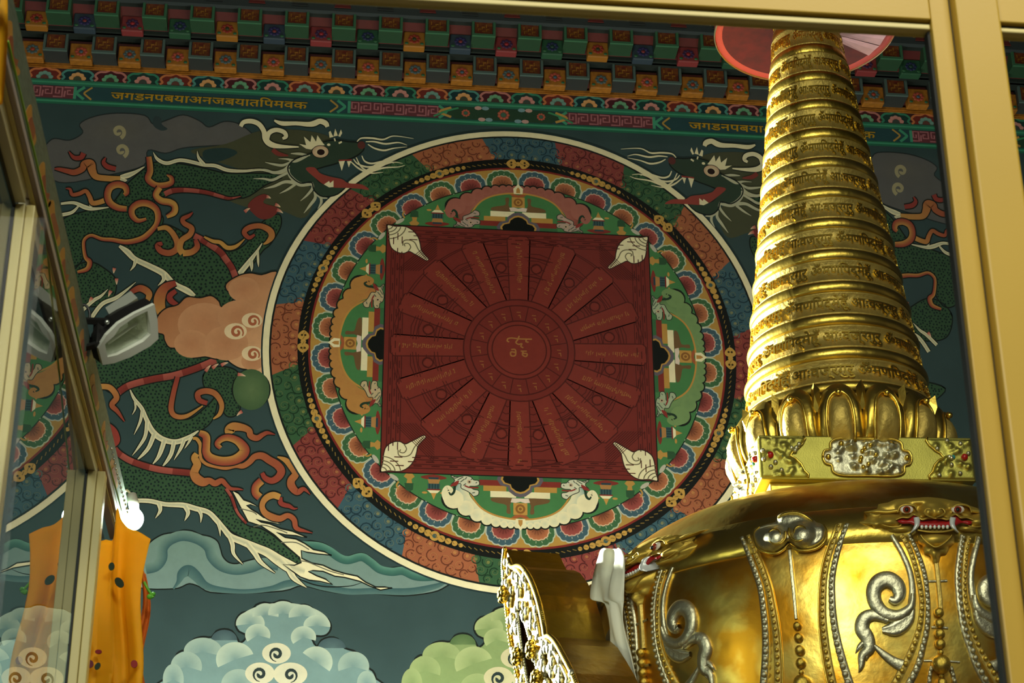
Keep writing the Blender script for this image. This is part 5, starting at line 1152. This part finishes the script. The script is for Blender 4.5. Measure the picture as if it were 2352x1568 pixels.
for (cx_, cy_, sg) in ((272, 430, 1), (452, 405, -1)):
    strap('boss_curl', [cc(cx_ + sg * a, cy_ + b_) for a, b_ in spiral(0, 0, 82, 10, 1.6, -.4, 22)][::1], [7] * 23, MK, .014, GOLD, boss, n=2, base=.042)
strap('boss_crest', [cc(290, 300), cc(330, 270), cc(400, 258), cc(470, 268), cc(560, 320)], [5, 9, 10, 9, 4], MK, .014, GOLD, boss, base=.02)
AB = math.atan2(*(MK((1822, 1240), 0)[1::-1]))      # azimuth of the boss
BL = [(1703, 1232), (1715, 1262), (1733, 1310), (1746, 1352), (1753, 1400), (1757, 1445), (1758, 1490), (1756, 1530), (1752, 1580), (1745, 1640)]
BG = [(1718, 1228), (1731, 1262), (1749, 1306), (1763, 1350), (1773, 1400), (1780, 1445), (1784, 1490), (1786, 1530), (1786, 1580), (1785, 1640)]
SM, SMm = dome_map(Rmask), dome_map(Rmask, True, AB)
def boss_straps(M):
    o = strap('silver_strap', BL, [11, 13, 14, 15, 16, 17, 18, 18, 19, 20], M, .008, SILVER, stupa); beads_on(o, BL, M, bead_s, 12.5, 20, 4.2, 7.8, base=.012)
    o2 = strap('gold_strap', BG, [11, 12, 13, 14, 15, 16, 17, 18, 18, 18], M, .007, GOLD_OLD, stupa); beads_on(o2, BG, M, bead_g, 12, 19, 3.2, 6.0, base=.009)
    strap('edge_cord', [(p[0] + 9 + 2 * i / 9, p[1]) for i, p in enumerate(BG)], [5] * 10, M, .010, GOLD, stupa)
boss_straps(SM); boss_straps(SMm)
strap('pendant_rod', [(1813, 1262), (1818, 1310), (1823, 1360), (1828, 1420)], [9, 9, 9, 8], DM, .012, SILVER, stupa, groove=True)
pend2 = empty('bead_pendant', parent=stupa)
for (x, y, r) in ((1831, 1437, 9.5), (1834, 1464, 10.5), (1837, 1493, 11.5), (1839, 1522, 11.5), (1840, 1543, 6), (1842, 1572, 22)):
    k = r * .00143; put('pendant_bead', bead_g, pend2, DM((x, y), k * .6), (0, 0, 0), (k, k, k))

# ---- the same ornaments repeated round the dome
def copy_tree(o, parent, rot):
    c = o.copy(); COL.objects.link(c); c.parent = parent
    if rot is not None: c.rotation_euler = (0, 0, rot)
    for ch in list(o.children): copy_tree(ch, c, None)
    return c
unit_l = [c for c in stupa.children if c.name.split('.')[0] in ('lion_mask', 'silver_strap', 'gold_strap', 'scroll_leaf', 'pendant_rod', 'bead_pendant', 'cross_bar', 'short_strap', 'cloud_boss', 'edge_cord')]
for c in unit_l:
    n0 = c.name.split('.')[0]
    copy_tree(c, stupa, math.radians(-60))
    if n0 in ('cloud_boss', 'lion_mask'): copy_tree(c, stupa, math.radians(60))
for k in (2, 3, 4):                               # the far side: masks and bosses only
    for c in (lion, boss): copy_tree(c, stupa, math.radians(60 * k))

# ---- gilded niche standing out on the left of the dome
nich = empty('niche', (0, 0, 0), stupa)
nrm = np.array([-math.cos(math.radians(8)), -math.sin(math.radians(8)), 0.0]); p0 = np.array([AX, AY, 3.6]) + nrm * 1.215
Lp = lambda p, off=0.0: on_plane(p[0], p[1], p0, nrm) - np.array([AX, AY, 0]) + nrm * off
left = [(1163, 1262), (1160, 1300), (1163, 1350), (1168, 1400), (1178, 1480), (1196, 1568), (1212, 1640)]
right = [(1350, 1640), (1334, 1590), (1318, 1545), (1300, 1510), (1282, 1478), (1266, 1462), (1258, 1462), (1254, 1440), (1246, 1400), (1236, 1365), (1222, 1330), (1206, 1306), (1194, 1300), (1180, 1302), (1172, 1285)]
op_l = [(1192, 1400), (1196, 1440), (1204, 1500), (1216, 1568), (1230, 1640)]; op_r = [(1262, 1640), (1246, 1568), (1230, 1500), (1214, 1440), (1204, 1412)]
out = left + right; dpt = .20
n = len(out); V = [Lp(p, 0) for p in out] + [Lp(p, -dpt) for p in out]
b = MB(); b.add(V, [(i, (i + 1) % n, n + (i + 1) % n, n + i) for i in range(n)]); T, F = cdt(out, None)
o = b.build('niche_shell', mat('niche_gilding', (206, 164, 52), .34, 1.0, noise=.4, nscale=7, bump=.25, bscale=30), nich)
b = MB(); hole = op_l + op_r
ring_pts = [Vector(p) for p in out + hole]; k = len(hole)
cd = delaunay_2d_cdt(ring_pts, [(i, (i + 1) % n) for i in range(n)] + [(n + i, n + (i + 1) % k) for i in range(k)], [], 0, 1e-6)
cen = np.array([[np.mean([cd[0][i][0] for i in f]), np.mean([cd[0][i][1] for i in f])] for f in cd[2]])
keep = inside(np.array(out), cen) & ~inside(np.array(hole), cen)
b.add([Lp((p[0], p[1]), 0) for p in cd[0]], [tuple(f) for f, kk in zip(cd[2], keep) if kk]); b.build('niche_face', GOLD, nich)
b = MB(); b.add([Lp(p, -.12) for p in out], [tuple(range(n))]); b.build('niche_back', BLACK, nich)
def rope(name, pts, r, off, M_):
    b = MB(); q = catmull([tuple(Lp(p, off)) for p in pts], 10)
    for p in q: b.ball(p, r, 6, 4)
    b.build(name, M_, nich, smooth=True)['kind'] = 'stuff'
rope('bead_rope', left, .010, .006, GOLD); rope('bead_rope', right[::-1], .011, .006, GOLD); rope('bead_rope', op_l, .008, .006, SILVER); rope('bead_rope', op_r, .008, .006, SILVER)
rope('bead_rope', [(p[0] - 13, p[1] + 4) for p in right[::-1][2:]], .008, .006, SILVER)
b = MB(); rnd = random.Random(11); cnt = 0
outA, holeA = np.array(out, float), np.array(hole, float)
while cnt < 130:
    p = np.array([[rnd.uniform(1160, 1340), rnd.uniform(1270, 1620)]])
    if inside(outA, p)[0] and not inside(holeA, p)[0]: b.ball(Lp(p[0], .008), (.012, .02, .018), 6, 4); cnt += 1
b.build('foliage_relief', SILVER, nich, smooth=True)['kind'] = 'stuff'
for (x, y) in ((1172, 1366), (1205, 1508), (1238, 1492), (1250, 1560)):
    b = MB(); c = Lp((x, y), .03); e1 = np.array([nrm[1], -nrm[0], 0.0]); e2 = np.array([0, 0, 1.0])
    for k in range(6): a = k * math.pi / 3; b.ball(c + (e1 * math.cos(a) + e2 * math.sin(a)) * .022, (.014, .014, .012), 7, 5)
    b.tube([Lp((x, y), -.01), Lp((x, y), .02), Lp((x, y), .045)], [.012, .02, .014], 8); b.build('flower_knob', GOLD, nich, smooth=True)

# ================================================================== GLAZING BETWEEN THE VIEWER AND THE STUPA
YF = 2.3
win1 = empty('window_1', (0, 0, 0)); tag(win1, 'cream aluminium window frame close to the viewer at right and top', 'window', kind='structure')
fx = lambda px, py=200: on_y(px, py, YF)[0]
xi, xg, xm0, xm1 = fx(2158), fx(2203), fx(2207), fx(2308)
zb1 = on_y(1600, 13, YF)[2]; zl0, zl1 = on_y(1600, 31, YF)[2], on_y(1600, 19, YF)[2]
def bx(name, a, b, M, parent, c=.002):
    q = MB(); q.bevel_box(a, b, c); return q.build(name, M, parent)
bx('stile', (xi, YF, .9), (xg, YF + .035, 3.6), ALU, win1); bx('gasket', (xi - .004, YF + .012, .9), (xi + .001, YF + .03, 3.6), RUBBER, win1, .0005)
bx('mullion', (xm0, YF - .02, .9), (xm1, YF + .05, 3.7), ALU, win1, .004); bx('gasket', (xg - .001, YF + .004, .9), (xm0 + .001, YF + .03, 3.7), RUBBER, win1, .0003)
bx('top_rail', (-.5, YF, zb1), (xi - .0005, YF + .035, zb1 + .09), ALU, win1)
bx('glazing_bead', (-.5, YF + .006, zl0), (xi - .001, YF + .03, zl1), ALU_SIDE, win1); bx('gasket', (-.5, YF + .012, zl1 - .001), (xi - .001, YF + .032, zb1 + .001), RUBBER, win1, .0003)
zr0 = on_y(2330, 52, YF)[2]
bx('top_rail', (xm1 + .0005, YF, zr0), (1.9, YF + .035, zr0 + .09), ALU, win1); bx('glazing_bead', (xm1 + .001, YF + .006, zr0 - .014), (1.9, YF + .03, zr0 - .006), ALU_SIDE, win1); bx('gasket', (xm1 + .001, YF + .01, zr0 - .0065), (1.9, YF + .032, zr0 + .001), RUBBER, win1, .0003)
bx('bottom_rail', (-.5, YF, .84), (xi, YF + .035, .9), ALU, win1)
def pane(pts, parent, M, name='pane'):
    b = MB(); n = len(pts); b.add(pts, [tuple(range(n))]); return b.build(name, M, parent)
pane([(-.5, YF + .02, .9), (xi, YF + .02, .9), (xi, YF + .02, zl0), (-.5, YF + .02, zl0)], win1, GLASS)
pane([(xm1, YF + .02, .9), (1.9, YF + .02, .9), (1.9, YF + .02, zr0), (xm1, YF + .02, zr0)], win1, GLASS)

XG = -.55
win2 = empty('window_2', (0, 0, 0)); tag(win2, 'glazed side partition with cream frames running back along the left', 'window', kind='structure')
Y0, Y1 = 2.36, 4.75
ALU_W = mat('white_painted_rail', (214, 206, 176), .4)
ALU_P = mat('mauve_grey_rail', (168, 152, 150), .45)
for (ya, yb) in ((Y0, 2.905), (2.945, 4.215)):
    bx('sash_rail', (XG, ya, 3.2), (-.5305, yb, 3.231), ALU_W, win2, .0015)
    bx('gasket', (XG - .001, ya, 3.192), (XG + .003, yb, 3.2), RUBBER, win2, .0004)
bx('head_rail', (XG, Y0, 3.2315), (-.514, Y1, 3.249), ALU_P, win2, .0015)
bx('head_bead', (-.5303, Y0, 3.226), (-.5225, Y1, 3.2312), ALU_SIDE, win2, .001)
for (ya, yb, w) in ((2.905, 2.945, .036), (4.17, 4.215, .043)):
    bx('stile', (XG + .003, ya, .9), (XG + w * .55, yb, 3.2), ALU_SIDE, win2, .002); bx('stile', (XG + w * .57, ya + .004, .9), (XG + w, yb, 3.2), ALU_SIDE, win2, .002)
    bx('gasket', (XG - .002, ya - .001, .9), (XG + .003, yb, 3.2), RUBBER, win2, .0004)
for (xa, ya, yb) in ((XG, Y0, 2.905), (-.508, 2.955, 4.17), (XG, 4.22, 4.7)):      # the middle sash stands slightly ajar
    pane([(xa, ya, .9), (XG, yb, .9), (XG, yb, 3.195), (xa, ya, 3.195)], win2, GLASS_SIDE)
bx('sill_rail', (XG, Y0, .84), (-.51, Y1, .9), ALU_SIDE, win2)
# painted board over the side glazing
beam = empty('trim_2', (0, 0, 0)); tag(beam, 'painted wooden board above the side glazing with orange leaf motifs', 'board', kind='structure')
bb = MB(); bb.box((XG, Y0, 3.2495), (-.5135, Y1, 3.342)); bb.build('board', mat('painted_board', (92, 108, 96), .6, noise=.45, nscale=16, stretch=(1, 3, 12)), beam)
LEAF = mat('board_leaf_rust', (132, 58, 24), .6); LEAF2 = mat('board_leaf_gold', (170, 116, 36), .6)
for i, (yy, L) in enumerate(((2.55, .16), (2.78, .12), (2.98, .16), (3.12, .18), (3.3, .16), (3.47, .18), (3.66, .15), (3.9, .2), (4.16, .16), (4.4, .2))):
    for (M_, k, off) in ((LEAF2, 1.0, 0), (LEAF, .6, .0012)):
        pts = [(yy - L * .5 * k, 3.262), (yy - L * .2 * k, 3.262 + .045 * k), (yy + .01, 3.272 + .02 * (i % 2)), (yy + L * .5 * k, 3.29), (yy + L * .2 * k, 3.256)]
        q = catmull(pts, 4, True); V = [(-.5130 + off, a, c) for a, c in q] + [(-.5138, a, c) for a, c in q]; n = len(q)
        mesh_obj('painted_leaf', V, [tuple(range(n))] + [(j, n + j, n + (j + 1) % n, (j + 1) % n) for j in range(n)], M_, beam)

# ================================================================== SMALL THINGS
def tube_obj(name, pts, r, M, label, cat, n=6, sm=6):
    b = MB(); b.tube([tuple(p) for p in catmull([tuple(p) for p in pts], sm)], r, n); return tag(b.build(name, M, None, smooth=True), label, cat)
tube_obj('cord', [on_x(18, 95, -.507), on_x(95, 420, -.506), on_x(168, 730, -.505), on_x(228, 980, -.505), on_x(284, 1188, -.503)], .0021, mat('green_cord_plastic', (120, 176, 40), .5), 'thin bright green cord stretched along the painted board', 'cord')
b = MB(); A0, A1 = on_x(256, 1030, -.5), on_x(293, 1176, -.49)
for k in range(15):
    t = k / 14; b.ball(A0 + (A1 - A0) * t + np.array([0, 0, -.004 * math.sin(math.pi * t)]), (.0032, .0032, .0042), 6, 4)
b.tube([A0, (A0 + A1) / 2 - np.array([0, 0, .004]), A1], .0008, 5)
tag(b.build('bead_garland', mat('sparkling_bead', (220, 224, 220), .15, .8), None, smooth=True), 'string of tiny sparkling beads above the lit bulb', 'garland')
# lit bulb
bulb = empty('light_bulb', (0, 0, 0)); tag(bulb, 'glowing bare white bulb hanging over the orange banner', 'bulb')
bc = on_y(307, 1192, 4.72)
b = MB(); b.ball(bc, (.025, .025, .029), 20, 14); b.build('bulb', mat('lit_bulb_glass', (255, 255, 255), .3, emit=((236, 255, 240), BULB_POWER / (math.pi * .0088))), bulb, smooth=True)
b = MB(); b.tube([bc + np.array([0, 0, .026]), bc + np.array([-.004, .004, .045]), bc + np.array([-.012, .01, .07])], [.012, .014, .013], 12); b.build('socket', mat('bakelite', (180, 176, 160), .4), bulb, smooth=True)
b = MB(); b.tube([tuple(p) for p in catmull([tuple(bc + np.array([-.012, .01, .07])), tuple(bc + np.array([-.03, .03, .09])), (-.53, bc[1] + .08, 3.345)], 6)], .003, 6); b.build('flex', CREAM, bulb, smooth=True)

# floodlight on its bracket
fld = empty('floodlight', (0, 0, 0)); tag(fld, 'black floodlight with silver frame bracketed to the painted board', 'floodlight')
fn = np.array([.50, -.62, -.60]); fn /= np.linalg.norm(fn); fc = on_y(297, 768, 3.72)
FL = lambda p, off=0.0: on_plane(p[0], p[1], fc, fn) + fn * off
face = [(226, 800), (245, 770), (272, 743), (310, 720), (355, 699), (362, 735), (364, 778), (345, 795), (300, 820), (262, 834), (236, 838)]
aper = [(241, 790), (262, 772), (275, 752), (310, 728), (339, 714), (345, 745), (346, 768), (330, 784), (296, 802), (270, 815), (247, 820)]
n = len(face)
b = MB(); b.add([FL(p, .0) for p in face] + [FL(p, 0) for p in aper] + [FL(p, -.012) for p in face] + [FL(p, -.02) for p in aper],
                [(i, (i + 1) % n, n + (i + 1) % n, n + i) for i in range(n)] + [(i, 2 * n + i, 2 * n + (i + 1) % n, (i + 1) % n) for i in range(n)] + [(n + i, n + (i + 1) % n, 3 * n + (i + 1) % n, 3 * n + i) for i in range(n)])
b.build('frame', mat('brushed_frame', (222, 226, 212), .35, .2), fld)
cen_a = np.mean([FL(p, -.055) for p in aper], axis=0)
b = MB(); back = [FL(p, -.06) * .45 + cen_a * .55 for p in aper]
b.add([FL(p, -.018) for p in aper] + back, [(i, (i + 1) % n, n + (i + 1) % n, n + i) for i in range(n)] + [tuple(range(2 * n - 1, n - 1, -1))]); b.build('reflector', mat('mirror_reflector', (240, 246, 228), .25, .35, bump=.3, bscale=60), fld)
b = MB(); b.add([FL(p, -.013) for p in aper], [tuple(range(n))]); b.build('lens', GLASS, fld)
b = MB(); b.tube([FL((262, 800), -.035), FL((330, 752), -.035)], .004, 8); b.build('lamp_tube', mat('tube_glass', (236, 240, 226), .2), fld, smooth=True)
b = MB(); hb = [FL(p, -.013) for p in face]; cb = np.mean([FL(p, -.085) for p in face], axis=0)
b.add(hb + [np.array(FL(p, -.05)) for p in face] + [FL(p, -.085) * .72 + cb * .28 for p in face], [(i, n + i, n + (i + 1) % n, (i + 1) % n) for i in range(n)] + [(n + i, 2 * n + i, 2 * n + (i + 1) % n, n + (i + 1) % n) for i in range(n)] + [tuple(range(2 * n, 3 * n))]); b.build('housing', BLACK, fld)
b = MB(); e = np.array([on_y(242, 706, 3.76), on_y(300, 668, 3.76), on_y(316, 684, 3.76), on_y(252, 724, 3.76)]); b.add(list(e) + [p + np.array([0, .03, .004]) for p in e], [(0, 1, 2, 3), (7, 6, 5, 4), (0, 4, 5, 1), (1, 5, 6, 2), (2, 6, 7, 3), (3, 7, 4, 0)]); b.build('gear_box', GREYM, fld)
def bar(pts, w, name, M): q = MB(); q.tube(pts, w, 4); return q.build(name, M, fld)
bar([on_y(176, 736, 3.70) + np.array([-.0, 0, 0]), on_y(246, 738, 3.72)], .0085, 'bracket_arm', BLACK); bar([on_y(190, 800, 3.70), on_y(232, 788, 3.72)], .0075, 'bracket_arm', BLACK); bar([on_y(226, 736, 3.72), on_y(222, 795, 3.72)], .010, 'bracket_bar', BLACK)
bar([on_y(184, 725, 3.70), on_y(188, 812, 3.70)], .006, 'wall_plate', BLACK)
b = MB(); b.ball(on_y(246, 740, 3.70), .006, 8, 6); b.build('bolt', mat('steel_bolt', (190, 196, 190), .25, .9), fld, smooth=True)
b = MB(); b.tube([tuple(p) for p in catmull([tuple(on_y(186, 700, 3.72)), tuple(on_y(198, 702, 3.72)), tuple(on_y(206, 718, 3.72)), tuple(on_y(205, 735, 3.72))], 6)], .003, 6); b.build('cable', BLACK, fld, smooth=True)

# cloths
def cloth(name, top, bot, nx, ny, Y, wave, M, label, cat, seed=0, thick=.002, edge=None):
    """hanging cloth between a top and a bottom line of pixels, folded in depth"""
    top, bot = np.array(catmull(top, 6)), np.array(catmull(bot, 6)); rnd = random.Random(seed); ph = [rnd.uniform(0, 6) for _ in range(4)]
    V = []
    for j in range(ny + 1):
        t = j / ny
        for i in range(nx + 1):
            s_ = i / nx; a = top[int(round(s_ * (len(top) - 1)))]; c = bot[int(round(s_ * (len(bot) - 1)))]; p = a + (c - a) * t
            if edge: p = p + np.array(edge(s_, t))
            dy = wave * (math.sin(s_ * 9 + ph[0] + t * 1.5) + .6 * math.sin(s_ * 17 + ph[1] - t * 2.2) + .5 * math.sin(s_ * 5 + t * 5 + ph[2])) * (.35 + .65 * min(1, t * 2))
            V.append(on_y(p[0], p[1], Y + dy))
    m_ = nx + 1; F = [(j * m_ + i, j * m_ + i + 1, (j + 1) * m_ + i + 1, (j + 1) * m_ + i) for j in range(ny) for i in range(nx)]
    o = mesh_obj(name, V, F, M, None, smooth=True); md = o.modifiers.new('thickness', 'SOLIDIFY'); md.thickness = thick
    return tag(o, label, cat), V, m_
ban, BV, bm_ = cloth('banner', [(196, 1262), (216, 1248), (242, 1240), (262, 1236), (268, 1168), (278, 1192), (296, 1212), (320, 1222), (346, 1238)], [(176, 1700), (230, 1700), (280, 1700), (312, 1700)], 40, 40, 4.42, .010, SILK_ORANGE, 'orange cloth banner with leaf prints hanging below the lit bulb', 'banner', 3,
    edge=lambda s_, t: (-12 * math.sin(t * 7) * s_ - 8 * s_ * (t > .15) * math.sin((t - .15) * 3), 0))
DK, RD = mat('dark_green_print', (34, 56, 30), .7), mat('crimson_print', (150, 20, 22), .7)
def spot(x, y, rx, ry, rot, M_):
    pts = [on_y(x + rx * math.cos(a) * math.cos(rot) - ry * math.sin(a) * math.sin(rot), y + rx * math.cos(a) * math.sin(rot) + ry * math.sin(a) * math.cos(rot), 4.385) for a in np.linspace(0, 2 * math.pi, 14, False)]
    mesh_obj('leaf_print', pts + [p + np.array([0, .004, 0]) for p in pts], [tuple(range(14))] + [(j, 14 + j, 14 + (j + 1) % 14, (j + 1) % 14) for j in range(14)], M_, ban)
for a in ((256, 1300, 7, 9, .2, DK), (274, 1337, 9, 13, -.7, DK), (202, 1485, 7, 14, .2, DK), (226, 1496, 8, 5, 0, RD), (308, 1524, 8, 9, 0, RD), (206, 1524, 9, 9, 0, mat('plum_print', (110, 30, 50), .7)), (224, 1529, 6, 9, .6, DK)): spot(*a)
c2, _, _ = cloth('banner', [(322, 1316), (330, 1312), (336, 1326)], [(300, 1700), (320, 1700), (338, 1700)], 14, 30, 4.55, .008, mat('deep_orange_cloth', (206, 104, 16), .7, noise=.15), 'narrow deep orange cloth behind the leaf printed banner', 'banner', 8, edge=lambda s_, t: (10 * math.sin(t * 9), 0))
b = MB(); b.tube([tuple(p) for p in catmull([tuple(on_y(331, 1336, 4.5)), tuple(on_y(338, 1350, 4.5)), tuple(on_y(346, 1362, 4.5)), tuple(on_y(352, 1372, 4.5))], 5)], .0035, 6); b.ball(on_y(344, 1370, 4.5), (.008, .005, .007), 8, 5); b.ball(on_y(352, 1364, 4.5), (.006, .005, .006), 8, 5)
tag(b.build('ribbon_tie', mat('lime_ribbon', (90, 190, 60), .5), None, smooth=True), 'small lime green ribbon tied at the edge of the orange banner', 'ribbon')
cloth('drape', [(-120, -60), (-40, -60), (16, -60)], [(-120, 260), (-40, 250), (-2, 240)], 12, 24, 2.42, .005, SILK_ORANGE, 'orange drape at the upper left corner near the side glazing', 'drape', 5, edge=lambda s_, t: (8 * math.sin(t * 2.5) * s_, 0))
# white scarf on the left lion mask
def scarf():
    rows = [(1266, 1396, 1432), (1272, 1385, 1440), (1290, 1378, 1442), (1320, 1372, 1438), (1350, 1368, 1432), (1372, 1366, 1428), (1385, 1368, 1428), (1392, 1392, 1430), (1420, 1396, 1432), (1460, 1398, 1440), (1500, 1400, 1452), (1540, 1404, 1462), (1575, 1402, 1470), (1620, 1404, 1480), (1680, 1404, 1490)]
    R_ = catmull([(float(a), float(b_), float(c)) for a, b_, c in rows], 4); V = []; nx = 12
    for j, (y, x0, x1) in enumerate(R_):
        for i in range(nx + 1):
            s_ = i / nx; p = hit(x0 + (x1 - x0) * s_, y, Rmask, .05); n_ = normal_at(p, Rmask)
            p = p + n_ * (.010 * math.sin(s_ * 8 + j * .12) + .006 * math.sin(s_ * 15 - j * .2)) - np.array([_h[0], _h[1], 0]) * .03
            V.append(p + np.array([AX, AY, 0]))
    m_ = nx + 1
    o = mesh_obj('scarf', V, [(j * m_ + i, j * m_ + i + 1, (j + 1) * m_ + i + 1, (j + 1) * m_ + i) for j in range(len(R_) - 1) for i in range(nx)], SILK_WHITE, None, smooth=True)
    md = o.modifiers.new('thickness', 'SOLIDIFY'); md.thickness = .002
    tag(o, 'white silk offering scarf hanging over the left side of the dome', 'scarf')
scarf()
